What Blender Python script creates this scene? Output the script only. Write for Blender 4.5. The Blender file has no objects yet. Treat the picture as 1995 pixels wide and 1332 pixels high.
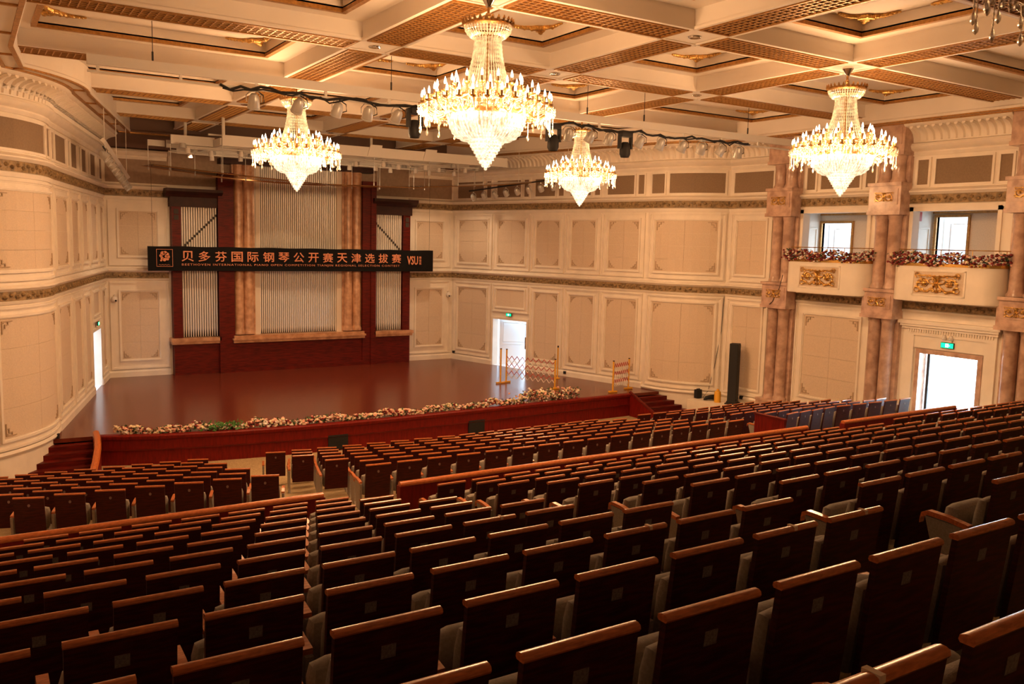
import bpy, math, random
from mathutils import Vector, Matrix
R = random.Random(11)
sc = bpy.context.scene
COL = sc.collection
sin, cos, pi = math.sin, math.cos, math.pi

# ------------------------------------------------------------------ camera
FPX = 1689.933
YAW, PITCH, ROLL = 0.5639, 0.1139, 0.0235
CAM = Vector((-12.8525, -38.7977, 5.9274))
_f = Vector((sin(YAW)*cos(PITCH), cos(YAW)*cos(PITCH), -sin(PITCH)))
_r = Vector((cos(YAW), -sin(YAW), 0)); _u = _r.cross(_f)
CR = _r*cos(ROLL) + _u*sin(ROLL); CU = _u*cos(ROLL) - _r*sin(ROLL)
cd = bpy.data.cameras.new('camera'); cam = bpy.data.objects.new('camera', cd); COL.objects.link(cam)
cd.sensor_fit = 'HORIZONTAL'; cd.sensor_width = 36; cd.lens = FPX*36/1995
cd.clip_start = 0.05; cd.clip_end = 200
cam.matrix_world = Matrix(((CR.x, CU.x, -_f.x, CAM.x), (CR.y, CU.y, -_f.y, CAM.y), (CR.z, CU.z, -_f.z, CAM.z), (0, 0, 0, 1)))
sc.camera = cam
def pix(p):
    d = Vector(p) - CAM; w = d.dot(_f)
    if w <= 0.3: return None
    return (997.5 + FPX*d.dot(CR)/w, 666 - FPX*d.dot(CU)/w)
# ------------------------------------------------------------------ world, exposure
wd = bpy.data.worlds.new('world'); sc.world = wd; wd.use_nodes = True
wd.node_tree.nodes['Background'].inputs[0].default_value = (0.5, 0.66, 1.0, 1)
wd.node_tree.nodes['Background'].inputs[1].default_value = 0.3
vs = sc.view_settings
vs.view_transform = 'Standard'; vs.look = 'None'; vs.gamma = 1.0; vs.use_curve_mapping = False
vs.exposure = 0.0
sc.cycles.transparent_max_bounces = 32
CHAND_POWER = 300.0          # each point light of a lit chandelier (six per fitting)
CHAND_COL = (1.0, 0.575, 0.275)
DAY = (0.74, 0.88, 1.0)

# ------------------------------------------------------------------ materials
def mat(name, col, rough=0.6, metal=0.0, var=0.0, scale=4.0, bump=0.0, bscale=30.0, stretch=(1, 1, 1), spec=0.5, emit=None, estr=0.0, col2=None, sheen=0.0, trans=0.0, coat=0.0):
    m = bpy.data.materials.new(name); m.use_nodes = True
    nt = m.node_tree; b = nt.nodes['Principled BSDF']
    b.inputs['Base Color'].default_value = (*col, 1); b.inputs['Roughness'].default_value = rough
    b.inputs['Metallic'].default_value = metal; b.inputs['Specular IOR Level'].default_value = spec
    if trans: b.inputs['Transmission Weight'].default_value = trans
    if coat: b.inputs['Coat Weight'].default_value = coat; b.inputs['Coat Roughness'].default_value = 0.15
    if sheen: b.inputs['Sheen Weight'].default_value = sheen
    if emit: b.inputs['Emission Color'].default_value = (*emit, 1); b.inputs['Emission Strength'].default_value = estr
    if var or bump:
        tc = nt.nodes.new('ShaderNodeTexCoord'); mp = nt.nodes.new('ShaderNodeMapping')
        mp.inputs['Scale'].default_value = stretch
        nt.links.new(tc.outputs['Object'], mp.inputs['Vector'])
    if var:
        n = nt.nodes.new('ShaderNodeTexNoise'); n.inputs['Scale'].default_value = scale; n.inputs['Detail'].default_value = 4
        nt.links.new(mp.outputs['Vector'], n.inputs['Vector'])
        rp = nt.nodes.new('ShaderNodeValToRGB')
        c2 = col2 or tuple(max(0, c*(1-var)) for c in col)
        c1 = col if col2 else tuple(min(1, c*(1+var*0.6)) for c in col)
        rp.color_ramp.elements[0].position = 0.35; rp.color_ramp.elements[1].position = 0.65
        rp.color_ramp.elements[0].color = (*c2, 1); rp.color_ramp.elements[1].color = (*c1, 1)
        nt.links.new(n.outputs['Fac'], rp.inputs['Fac']); nt.links.new(rp.outputs['Color'], b.inputs['Base Color'])
    if bump:
        n2 = nt.nodes.new('ShaderNodeTexNoise'); n2.inputs['Scale'].default_value = bscale; n2.inputs['Detail'].default_value = 3
        nt.links.new(mp.outputs['Vector'], n2.inputs['Vector'])
        bp = nt.nodes.new('ShaderNodeBump'); bp.inputs['Strength'].default_value = bump; bp.inputs['Distance'].default_value = 0.02
        nt.links.new(n2.outputs['Fac'], bp.inputs['Height']); nt.links.new(bp.outputs['Normal'], b.inputs['Normal'])
    return m
def emat(name, col, strength):
    m = mat(name, col, 0.4, emit=col, estr=strength)
    m.cycles.emission_sampling = 'NONE' if strength < 1e4 else 'AUTO'
    return m
M = {}
M['cream'] = mat('cream_plaster', (0.87, 0.785, 0.675), 0.55, var=0.05, scale=2.0, bump=0.05, bscale=60)
M['panel'] = mat('beige_acoustic_fabric', (0.72, 0.585, 0.45), 0.85, var=0.07, scale=30, bump=0.15, bscale=220)
M['frieze'] = mat('brown_frieze_panel', (0.27, 0.185, 0.115), 0.8, var=0.08, scale=20, bump=0.1, bscale=150)
M['goldband'] = mat('olive_gold_relief_band', (0.31, 0.205, 0.095), 0.55, var=0.45, scale=9, bump=0.9, bscale=14)
M['ornament'] = mat('bronze_corner_relief', (0.47, 0.345, 0.23), 0.6)
M['ceil'] = mat('white_ceiling_paint', (0.80, 0.72, 0.63), 0.6, var=0.03, scale=1.0)
M['gilt'] = mat('gilded_moulding', (0.44, 0.22, 0.06), 0.4, metal=0.55, var=0.25, scale=14, bump=0.2, bscale=40)
M['giltbar'] = mat('gilded_lattice', (0.50, 0.26, 0.075), 0.4, metal=0.5)
M['giltback'] = mat('dark_lattice_backing', (0.11, 0.045, 0.015), 0.7)
M['goldleaf'] = mat('gold_leaf_ornament', (0.72, 0.43, 0.13), 0.3, metal=0.8, var=0.3, scale=18)
M['marble'] = mat('pink_brown_marble', (0.66, 0.45, 0.345), 0.28, var=0.5, scale=3.6, col2=(0.42, 0.26, 0.19), coat=0.2)
M['omarble'] = mat('orange_marble', (0.62, 0.34, 0.19), 0.3, var=0.5, scale=4.0, col2=(0.40, 0.19, 0.09), coat=0.2)
M['redwood'] = mat('dark_red_wood', (0.115, 0.006, 0.002), 0.45, var=0.4, scale=3, stretch=(1, 1, 8), spec=0.25)
M['stagewood'] = mat('polished_stage_boards', (0.15, 0.026, 0.012), 0.22, var=0.35, scale=2.5, stretch=(1, 12, 1), spec=0.45)
M['stagefront'] = mat('red_stage_fascia', (0.17, 0.007, 0.003), 0.5, var=0.25, scale=3, stretch=(6, 6, 1), spec=0.2)
M['pipe'] = mat('silver_organ_pipe', (0.88, 0.83, 0.76), 0.33, metal=0.25)
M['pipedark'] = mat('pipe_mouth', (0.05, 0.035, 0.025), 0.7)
M['pipewhite'] = mat('organ_white_strip', (0.72, 0.62, 0.50), 0.6)
M['darkcrown'] = mat('dark_brown_crown', (0.16, 0.095, 0.065), 0.7)  # back crown and soffit, darker brown than those along the sides
M['stagehead'] = mat('brown_stage_head', (0.36, 0.255, 0.18), 0.85, var=0.1, scale=8)  # back wall above the upper band, browner than the side walls
M['darkwood'] = mat('dark_walnut_cornice', (0.040, 0.0105, 0.006), 0.5, var=0.3, scale=4, spec=0.3)
M['black'] = mat('matt_black', (0.012, 0.011, 0.011), 0.6)
M['banner'] = mat('black_banner_cloth', (0.006, 0.0045, 0.0045), 0.8, bump=0.1, bscale=6, spec=0.2)
M['bannertext'] = mat('orange_banner_print', (0.72, 0.27, 0.14), 0.7)
M['chairwood'] = mat('dark_mahogany_back', (0.050, 0.0048, 0.002), 0.5, var=0.5, scale=5, stretch=(1.5, 1.5, 12), spec=0.22)
M['railwood'] = mat('varnished_top_rail', (0.56, 0.155, 0.042), 0.26, var=0.25, scale=8, stretch=(2, 10, 10), coat=0.5)
M['cushion'] = mat('grey_beige_upholstery', (0.29, 0.245, 0.20), 0.9, var=0.15, scale=60, bump=0.25, bscale=260, sheen=0.2)
M['sticker'] = mat('grey_paper_sticker', (0.17, 0.135, 0.115), 0.8, var=0.3, scale=90)
M['badge'] = mat('pewter_seat_badge', (0.22, 0.15, 0.13), 0.45, metal=0.4)
M['tape'] = mat('masking_tape', (0.68, 0.50, 0.33), 0.8)
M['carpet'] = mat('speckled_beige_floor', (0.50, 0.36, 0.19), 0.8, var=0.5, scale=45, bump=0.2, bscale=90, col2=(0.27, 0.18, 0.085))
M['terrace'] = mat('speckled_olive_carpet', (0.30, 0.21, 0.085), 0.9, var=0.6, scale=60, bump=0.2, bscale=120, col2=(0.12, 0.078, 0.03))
M['whitepaint'] = mat('white_metal', (0.74, 0.70, 0.64), 0.45)
M['lampgrey'] = mat('pale_lamp_housing', (0.55, 0.53, 0.50), 0.38, metal=0.35)
M['lens'] = mat('lamp_lens', (0.85, 0.80, 0.72), 0.08, spec=0.8)
M['cable'] = mat('black_rubber_cable', (0.02, 0.018, 0.016), 0.55)
M['yellow'] = mat('yellow_plastic', (0.78, 0.40, 0.03), 0.45)
M['red'] = mat('red_reflective_tape', (0.48, 0.05, 0.03), 0.5)
M['white'] = mat('white_plastic', (0.78, 0.72, 0.66), 0.5)
M['doorwhite'] = mat('white_door_paint', (0.86, 0.88, 0.9), 0.4)
M['corridor'] = mat('white_corridor_wall', (0.82, 0.86, 0.9), 0.6)
M['chrome'] = mat('polished_chrome', (0.7, 0.68, 0.65), 0.15, metal=1.0)
M['brass'] = mat('brass_rail', (0.70, 0.42, 0.12), 0.25, metal=0.9)
M['brassdark'] = mat('antique_brass_arm', (0.42, 0.24, 0.09), 0.32, metal=0.85)
M['exit'] = emat('green_exit_glow', (0.0, 0.75, 0.22), 3.0)
M['exitmark'] = emat('pale_exit_pictogram', (0.75, 1.0, 0.85), 3.2)
M['bulb'] = emat('lit_candle_bulb', (1.0, 0.83, 0.58), 9.0)
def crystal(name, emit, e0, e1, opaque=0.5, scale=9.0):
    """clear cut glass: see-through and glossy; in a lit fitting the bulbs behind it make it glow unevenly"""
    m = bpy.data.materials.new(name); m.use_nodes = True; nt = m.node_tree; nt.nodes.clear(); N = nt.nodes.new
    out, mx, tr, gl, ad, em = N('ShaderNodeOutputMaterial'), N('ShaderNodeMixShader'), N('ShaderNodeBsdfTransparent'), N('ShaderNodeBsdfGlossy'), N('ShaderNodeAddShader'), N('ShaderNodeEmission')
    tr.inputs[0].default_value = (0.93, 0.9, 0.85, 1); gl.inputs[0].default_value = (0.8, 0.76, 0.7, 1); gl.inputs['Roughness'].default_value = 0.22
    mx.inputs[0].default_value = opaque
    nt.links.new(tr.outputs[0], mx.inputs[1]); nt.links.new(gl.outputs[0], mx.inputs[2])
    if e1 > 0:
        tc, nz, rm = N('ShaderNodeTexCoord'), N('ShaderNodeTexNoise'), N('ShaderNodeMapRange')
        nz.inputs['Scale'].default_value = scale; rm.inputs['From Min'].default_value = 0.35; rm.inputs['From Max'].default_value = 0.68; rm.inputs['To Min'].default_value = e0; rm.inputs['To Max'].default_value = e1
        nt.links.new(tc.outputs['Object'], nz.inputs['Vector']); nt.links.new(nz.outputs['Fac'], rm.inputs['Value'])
        em.inputs[0].default_value = (*emit, 1); nt.links.new(rm.outputs[0], em.inputs[1])  # painted-in glow for bulb light caught in the glass
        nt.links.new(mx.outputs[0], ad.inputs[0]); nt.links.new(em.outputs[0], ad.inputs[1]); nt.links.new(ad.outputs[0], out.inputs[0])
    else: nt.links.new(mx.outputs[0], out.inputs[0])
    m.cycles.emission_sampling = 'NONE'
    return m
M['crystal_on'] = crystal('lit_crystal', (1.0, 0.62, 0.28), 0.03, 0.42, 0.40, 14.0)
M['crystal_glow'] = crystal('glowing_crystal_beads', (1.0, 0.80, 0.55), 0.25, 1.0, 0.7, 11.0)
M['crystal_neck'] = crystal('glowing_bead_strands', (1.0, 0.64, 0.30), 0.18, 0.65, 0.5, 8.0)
M['crystal_off'] = crystal('clear_crystal', (1, 1, 1), 0, 0, 0.55)
M['bulb_off'] = mat('unlit_candle_bulb', (0.8, 0.75, 0.68), 0.15)
M['leaf'] = mat('dark_green_leaves', (0.035, 0.075, 0.018), 0.6, var=0.5, scale=30)
M['leafg'] = mat('bright_green_leaves', (0.04, 0.16, 0.02), 0.6)
M['f_cream'] = mat('cream_petals', (0.85, 0.72, 0.50), 0.7)
M['f_pink'] = mat('pink_petals', (0.82, 0.46, 0.36), 0.7)
M['f_white'] = mat('white_petals', (0.86, 0.80, 0.74), 0.7)
M['f_red'] = mat('dark_red_petals', (0.22, 0.02, 0.02), 0.7)
m = bpy.data.materials.new('clear_acrylic'); m.use_nodes = True; nt = m.node_tree; nt.nodes.clear()
o_ = nt.nodes.new('ShaderNodeOutputMaterial'); mx = nt.nodes.new('ShaderNodeMixShader'); tr = nt.nodes.new('ShaderNodeBsdfTransparent'); gl = nt.nodes.new('ShaderNodeBsdfGlossy'); fr = nt.nodes.new('ShaderNodeFresnel')
tr.inputs['Color'].default_value = (0.86, 0.84, 0.80, 1); gl.inputs['Roughness'].default_value = 0.03; fr.inputs['IOR'].default_value = 1.5
nt.links.new(fr.outputs[0], mx.inputs[0]); nt.links.new(tr.outputs[0], mx.inputs[1]); nt.links.new(gl.outputs[0], mx.inputs[2]); nt.links.new(mx.outputs[0], o_.inputs[0])
M['acrylic'] = m

# ------------------------------------------------------------------ mesh helpers
class MB:
    def __init__(s): s.v = []; s.f = []
    def add(s, vs_, fs):
        o = len(s.v); s.v.extend(vs_); s.f.extend([tuple(i+o for i in f) for f in fs]); return s
    def box(s, x0, x1, y0, y1, z0, z1, T=None):
        vs_ = [(x, y, z) for z in (z0, z1) for y in (y0, y1) for x in (x0, x1)]
        if T: vs_ = [T(p) for p in vs_]
        return s.add(vs_, [(0, 2, 3, 1), (4, 5, 7, 6), (0, 1, 5, 4), (2, 6, 7, 3), (0, 4, 6, 2), (1, 3, 7, 5)])
    def rbox(s, c, sz, r, n=4, T=None):
        g = [-1 + 2*i/(n-1) for i in range(n)]
        h = [q/2 for q in sz]; inn = [max(q - r, 0.0005) for q in h]
        for ax in range(3):
            for sg in (-1, 1):
                vs_ = []
                for a in g:
                    for b in g:
                        p = [0, 0, 0]; p[ax] = sg*h[ax]; p[(ax+1) % 3] = a*h[(ax+1) % 3]; p[(ax+2) % 3] = b*h[(ax+2) % 3]
                        q = [max(-i_, min(i_, e)) for e, i_ in zip(p, inn)]
                        d = Vector([e-k for e, k in zip(p, q)])
                        if d.length > 0: d = d.normalized()*min(r, min(h))
                        w = (c[0]+q[0]+d.x, c[1]+q[1]+d.y, c[2]+q[2]+d.z)
                        vs_.append(T(w) if T else w)
                fs = []
                for i in range(n-1):
                    for j in range(n-1):
                        a, b, c_, d_ = i*n+j, (i+1)*n+j, (i+1)*n+j+1, i*n+j+1
                        fs.append((a, b, c_, d_) if sg > 0 else (a, d_, c_, b))
                s.add(vs_, fs)
        return s
    def tube(s, path, r, n=6, caps=True):
        P = [Vector(p) for p in path]; rs = r if isinstance(r, (list, tuple)) else [r]*len(P)
        vs_ = []; k = len(P)
        for i, p in enumerate(P):
            t = (P[min(i+1, k-1)] - P[max(i-1, 0)])
            t = t.normalized() if t.length > 1e-9 else Vector((0, 0, 1))
            a = Vector((0, 0, 1)) if abs(t.z) < 0.9 else Vector((1, 0, 0))
            e1 = t.cross(a).normalized(); e2 = t.cross(e1)
            for j in range(n):
                q = p + (e1*cos(2*pi*j/n) + e2*sin(2*pi*j/n))*rs[i]; vs_.append(tuple(q))
        fs = [(i*n+j, i*n+(j+1) % n, (i+1)*n+(j+1) % n, (i+1)*n+j) for i in range(k-1) for j in range(n)]
        if caps: fs += [tuple(range(n))[::-1], tuple((k-1)*n+j for j in range(n))]
        return s.add(vs_, fs)
    def lathe(s, prof, n=24, c=(0, 0, 0), a0=0.0, a1=2*pi):
        full = abs(a1-a0-2*pi) < 1e-6; m_ = n if full else n+1
        vs_ = [(c[0]+r*cos(a0+(a1-a0)*j/n), c[1]+r*sin(a0+(a1-a0)*j/n), c[2]+z) for r, z in prof for j in range(m_)]
        fs = []
        for i in range(len(prof)-1):
            for j in range(n):
                k = (j+1) % m_
                fs.append((i*m_+j, i*m_+k, (i+1)*m_+k, (i+1)*m_+j))
        return s.add(vs_, fs)
    def ball(s, c, r, nu=6, nv=4, sz=None):
        sz = sz or (1, 1, 1)
        vs_ = [(c[0], c[1], c[2]+r*sz[2])]
        for i in range(1, nv):
            t = pi*i/nv
            for j in range(nu):
                a = 2*pi*j/nu; vs_.append((c[0]+r*sz[0]*sin(t)*cos(a), c[1]+r*sz[1]*sin(t)*sin(a), c[2]+r*sz[2]*cos(t)))
        vs_.append((c[0], c[1], c[2]-r*sz[2])); L = len(vs_)-1
        fs = [(0, 1+j, 1+(j+1) % nu) for j in range(nu)]
        for i in range(nv-2):
            for j in range(nu):
                a = 1+i*nu; fs.append((a+j, a+nu+j, a+nu+(j+1) % nu, a+(j+1) % nu))
        a = 1+(nv-2)*nu
        fs += [(a+j, L, a+(j+1) % nu) for j in range(nu)]
        return s.add(vs_, fs)
    def prism(s, poly, z0, z1, T=None):
        n = len(poly); vs_ = [(x, y, z0) for x, y in poly] + [(x, y, z1) for x, y in poly]
        if T: vs_ = [T(p) for p in vs_]
        return s.add(vs_, [tuple(range(n))[::-1], tuple(range(n, 2*n))] + [(i, (i+1) % n, n+(i+1) % n, n+i) for i in range(n)])
    def sweep(s, path, prof, closed=True):
        # path: list of (x, y, nx, ny); prof: list of (d, z), d measured along n
        n = len(prof); vs_ = [(x+nx*d, y+ny*d, z) for x, y, nx, ny in path for d, z in prof]
        fs = []
        for i in range(len(path)-1):
            for j in range(n if closed else n-1):
                k = (j+1) % n; fs.append((i*n+j, (i+1)*n+j, (i+1)*n+k, i*n+k))
        if closed:
            e = (len(path)-1)*n; fs += [tuple(range(n)), tuple(e+j for j in range(n))[::-1]]
        return s.add(vs_, fs)
    def mesh(s, name, m_, smooth=False):
        me = bpy.data.meshes.new(name); me.from_pydata(s.v, [], s.f); me.update()
        if m_: me.materials.append(M[m_] if isinstance(m_, str) else m_)
        import bmesh
        b = bmesh.new(); b.from_mesh(me); bmesh.ops.recalc_face_normals(b, faces=b.faces); b.to_mesh(me); b.free()
        if smooth:
            me.shade_smooth()
            try: me.set_sharp_from_angle(angle=0.7)
            except Exception: pass
        return me
    def build(s, name, m_, parent=None, smooth=False, loc=None):
        return ob(name, s.mesh(name, m_, smooth), parent, loc)
def ob(name, me, parent=None, loc=None, rz=0.0):
    o = bpy.data.objects.new(name, me); COL.objects.link(o)
    if parent: o.parent = parent
    if loc: o.location = loc
    if rz: o.rotation_euler = (0, 0, rz)
    return o
def tag(o, label=None, cat=None, group=None, kind=None):
    if label: o['label'] = label
    if cat: o['category'] = cat
    if group: o['group'] = group
    if kind: o['kind'] = kind
    return o
def thing(name, label, cat, loc=(0, 0, 0), rz=0.0, group=None):
    return tag(ob(name, None, None, loc, rz), label, cat, group)
def struct(o): o['kind'] = 'structure'; return o
def copy_tree(o, parent=None):
    c = o.copy(); COL.objects.link(c)
    if parent: c.parent = parent
    for ch in KIDS.get(o.name, ()): copy_tree(ch, c)
    return c
KIDS = {}
def reg(*parents):
    for p in parents: KIDS[p.name] = list(p.children); [KIDS.__setitem__(c.name, list(c.children)) for c in p.children]
ORD = ['zeroth', 'first', 'second', 'third', 'fourth', 'fifth', 'sixth', 'seventh', 'eighth', 'ninth', 'tenth', 'eleventh', 'twelfth', 'thirteenth', 'fourteenth', 'fifteenth', 'sixteenth', 'seventeenth', 'eighteenth', 'nineteenth', 'twentieth']
# ------------------------------------------------------------------ wall plan (x, y); the stage back wall lies on y = 0
class Path:
    def __init__(s, pts, side):
        s.p = [Vector(q) for q in pts]; s.L = [0.0]
        for a, b in zip(s.p, s.p[1:]): s.L.append(s.L[-1] + (b-a).length)
        s.side = side
    def segn(s, i):
        t = (s.p[i+1]-s.p[i]).normalized(); return Vector((t.y, -t.x))*s.side
    def at(s, q):
        q = max(0.0, min(s.L[-1], q)); i = 0
        while i < len(s.L)-2 and q > s.L[i+1] + 1e-9: i += 1
        a = (q-s.L[i])/(s.L[i+1]-s.L[i]); P = s.p[i].lerp(s.p[i+1], a); n = s.segn(i)
        if a < 1e-6 and i > 0: n = s.mit(i)
        if a > 1-1e-6 and i < len(s.p)-2: n = s.mit(i+1)
        return P, n
    def mit(s, i):
        n1, n2 = s.segn(i-1), s.segn(i); n = (n1+n2).normalized(); return n/max(0.35, n.dot(n1))
    def cut(s, a, b):
        q = [a] + [l for l in s.L if a+1e-4 < l < b-1e-4] + [b]; out = []
        for t in q:
            P, n = s.at(t); out.append((P.x, P.y, n.x, n.y))
        return out
    def T(s, q, d, z):
        P, n = s.at(q); return (P.x+n.x*d, P.y+n.y*d, z)
def pbox(mb, path, s0, s1, d0, d1, z0, z1):
    mb.sweep(path.cut(s0, s1), [(d0, z0), (d1, z0), (d1, z1), (d0, z1)]); return mb
def arc(B, C, sag, n=10):
    B, C = Vector(B), Vector(C); t = (C-B); out = []
    nn = Vector((t.y, -t.x)).normalized()
    if sag < 0: pass
    for i in range(1, n):
        a = i/n; out.append(tuple(B + t*a + nn*sag*4*a*(1-a)))
    return out
RB, RC, RE = (11.03, -11.32), (12.72, -14.15), (12.9, -16.35)
LB, LC, LE = (-10.66, -10.05), (-12.5, -13.2), (-12.9, -16.35)
right = Path([(8, 0), RB] + arc(RB, RC, 0.42) + [RC, RE], 1)
left = Path([(-8, 0), LB] + arc(LB, LC, -0.42) + [LC, LE], -1)
back = Path([(-8, 0), (8, 0)], 1)
s_RB = right.L[1]; s_RC = right.L[-2]; s_RE = right.L[-1]
s_LB = left.L[1]; s_LC = left.L[-2]; s_LE = left.L[-1]
FLOOR0 = -0.9

def mouldings(path, a, b, parent, base_z=None, crown=True):
    c = path.cut(a, b)
    mb = MB()
    mb.sweep(c, [(0, 4.02), (0.05, 4.02), (0.08, 4.09), (0.03, 4.11), (0, 4.11)])
    mb.sweep(c, [(0, 4.35), (0.06, 4.35), (0.14, 4.43), (0.14, 4.47), (0.05, 4.52), (0.05, 4.58), (0, 4.58)])
    mb.sweep(c, [(0, 7.32), (0.05, 7.32), (0.08, 7.44), (0.03, 7.47), (0, 7.47)])
    mb.sweep(c, [(0, 7.74), (0.08, 7.74), (0.17, 7.82), (0.17, 7.86), (0.06, 7.92), (0, 7.95)])
    mb.sweep(c, [(0, 8.95), (0.05, 8.95), (0.1, 9.04), (0.08, 9.09), (0.2, 9.15), (0.25, 9.24), (0.2, 9.33), (0.1, 9.36), (0, 9.36)])
    mb.build('cornice_moulding', 'cream', parent, True)
    mb = MB(); mb.sweep(c, [(0, 4.11), (0.045, 4.11), (0.045, 4.35), (0, 4.35)]); mb.build('lower_relief_band', 'goldband', parent)
    mb = MB(); mb.sweep(c, [(0, 7.47), (0.045, 7.47), (0.045, 7.74), (0, 7.74)]); mb.build('upper_relief_band', 'goldband', parent)
    # scrolls standing proud of the two bands
    mb = MB(); q = a + 0.12; k = 0
    while q < b - 0.1:
        for zc in (4.23, 7.605):
            x, y, z = path.T(q, 0.05, zc + (0.03 if k % 2 else -0.03)); mb.ball((x, y, z), 0.07, 6, 4, (1, 1, 0.8))
        q += 0.21; k += 1
    o = mb.build('band_scroll', 'goldband', parent, True); o['kind'] = 'stuff'
    if crown:
        mb = MB(); prof = [(0, 9.36), (0.12, 9.36)] + [(0.12+0.46*(1-cos(t*pi/2/6)), 9.40+0.42*sin(t*pi/2/6)) for t in range(7)] + [(0.62, 9.84), (0.66, 9.88), (0.66, 9.96), (0, 9.96)]
        mb.sweep(c, prof); mb.build('crown_cove', 'cream', parent, True)
        mb = MB(); q = a + 0.1
        while q < b - 0.15:
            pts = [path.T(q+0.1, 0.11+0.46*(1-cos(t*pi/2/5)), 9.40+0.40*sin(t*pi/2/5)) for t in range(6)]
            mb.tube(pts, [0.075]*5+[0.06], 6); q += 0.24
        o = mb.build('crown_flute', 'cream', parent, True); o['kind'] = 'stuff'
    if base_z is not None:
        mb = MB(); mb.sweep(c, [(0, base_z), (0.09, base_z), (0.09, base_z+0.2), (0.06, base_z+0.25), (0.06, base_z+0.29), (0, base_z+0.29)]); mb.build('baseboard', 'cream', parent)

def fret(path, s, z, ss, zs, size=0.32, d=0.035):
    mb = MB(); t = 0.028
    def bx(a0, a1, b0, b1):
        q0, q1 = sorted((s+ss*a0, s+ss*a1)); z0, z1 = sorted((z+zs*b0, z+zs*b1)); pbox(mb, path, q0, q1, d-0.02, d+0.012, z0, z1)
    bx(0, size, 0, t); bx(0, t, t, size); bx(size*0.55, size*0.62, t, size*0.28); bx(t, size*0.28, size*0.55, size*0.62)
    bx(size*0.26, size*0.34, size*0.26, size*0.62); bx(size*0.34, size*0.62, size*0.26, size*0.34); bx(size*0.12, size*0.2, size*0.12, size*0.2)
    return mb
def wall_panel(path, s0, s1, z0, z1, parent, cols=2, rows=4, m1=0.30, orn=True):
    mb = MB()
    # outer bolection ring, flat field, inner ring
    def ring(i0, i1, d):
        pbox(mb, path, s0+i0, s1-i0, 0, d, z1-i1, z1-i0); pbox(mb, path, s0+i0, s1-i0, 0, d, z0+i0, z0+i1)
        pbox(mb, path, s0+i0, s0+i1, 0, d, z0+i1, z1-i1); pbox(mb, path, s1-i1, s1-i0, 0, d, z0+i1, z1-i1)
    ring(0.0, 0.06, 0.075); ring(0.06, 0.1, 0.04); ring(0.1, m1-0.09, 0.02); ring(m1-0.09, m1-0.03, 0.085); ring(m1-0.03, m1, 0.05)
    fr_ = mb.build('wall_panel', 'cream', parent)
    a0, a1, b0, b1 = s0+m1, s1-m1, z0+m1, z1-m1; g = 0.0028
    for i in range(cols):
        for j in range(rows):
            q0, q1 = a0+(a1-a0)*i/cols+g, a0+(a1-a0)*(i+1)/cols-g
            w0, w1 = b0+(b1-b0)*j/rows+g, b0+(b1-b0)*(j+1)/rows-g
            mb = MB(); pbox(mb, path, q0, q1, 0.002, 0.022, w0, w1); mb.build('fabric_tile', 'panel', fr_)
    if orn:
        for ss, zs in ((1, 1), (-1, 1), (1, -1), (-1, -1)):
            fret(path, (a0+0.06) if ss > 0 else (a1-0.06), (b0+0.06) if zs > 0 else (b1-0.06), ss, zs, min(0.34, (a1-a0)*0.19)).build('corner_ornament', 'ornament', fr_)
def frieze_panel(path, s0, s1, parent, z0=8.05, z1=8.82):
    mb = MB()
    for q in ((s0, s1, z0-0.07, z0), (s0, s1, z1, z1+0.07), (s0, s0+0.07, z0, z1), (s1-0.07, s1, z0, z1)):
        pbox(mb, path, q[0], q[1], 0, 0.055, q[2], q[3])
    fr_ = mb.build('frieze_frame', 'cream', parent)
    mb = MB(); pbox(mb, path, s0+0.07, s1-0.07, 0, 0.018, z0, z1); mb.build('frieze_panel', 'frieze', fr_)
def wall_sheet(name, path, pieces):
    mb = MB()
    for a, b, z0, z1 in pieces: pbox(mb, path, a, b, -0.3, 0.0, z0, z1)
    return struct(mb.build(name, 'cream'))

# door openings on the splayed stage walls (distance along the wall)
RD0, RD1, DH = 2.98, 5.17, 2.27
LD0, LD1 = 1.9, 3.78
ZT = 10.3
wr = wall_sheet('wall_right', right, [(0, RD0, -1.2, ZT), (RD0, RD1, DH, ZT), (RD0, RD1, -1.2, -0.02), (RD1, s_RE, -1.2, ZT)])
wl = wall_sheet('wall_left', left, [(0, LD0, -1.2, ZT), (LD0, LD1, DH, ZT), (LD0, LD1, -1.2, -0.02), (LD1, s_LE, -1.2, ZT)])
wb = wall_sheet('wall_back', back, [(0, 16, -1.2, ZT)])
mouldings(right, 0, s_RE, wr); mouldings(left, 0, s_LE, wl)
mouldings(back, 0, 2.45, wb, 0.0, False); mouldings(back, 16-2.45, 16, wb, 0.0, False)
mb = MB(); cc = back.cut(0.0, 16)
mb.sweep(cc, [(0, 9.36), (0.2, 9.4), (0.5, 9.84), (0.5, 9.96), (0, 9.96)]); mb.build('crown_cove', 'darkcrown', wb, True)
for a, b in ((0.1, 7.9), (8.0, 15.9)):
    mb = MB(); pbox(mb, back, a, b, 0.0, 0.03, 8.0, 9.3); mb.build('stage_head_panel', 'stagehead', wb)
for pth, w, d0, d1, sB in ((right, wr, RD0, RD1, s_RB), (left, wl, LD0, LD1, s_LB)):
    mb = MB()
    for a, b in ((0.0, d0-0.02), (d1+0.02, sB)):
        mb.sweep(pth.cut(a, b), [(0, 0), (0.09, 0), (0.09, 0.2), (0.06, 0.25), (0.06, 0.29), (0, 0.29)])
    mb.build('baseboard', 'cream', w)
    sE = pth.L[-1]; mb = MB()
    mb.sweep(pth.cut(sB, sE), [(0, 0.02), (0.05, 0.02), (0.09, 0.08), (0.05, 0.16), (0, 0.16)]); mb.build('dado_moulding', 'cream', w)
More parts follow.
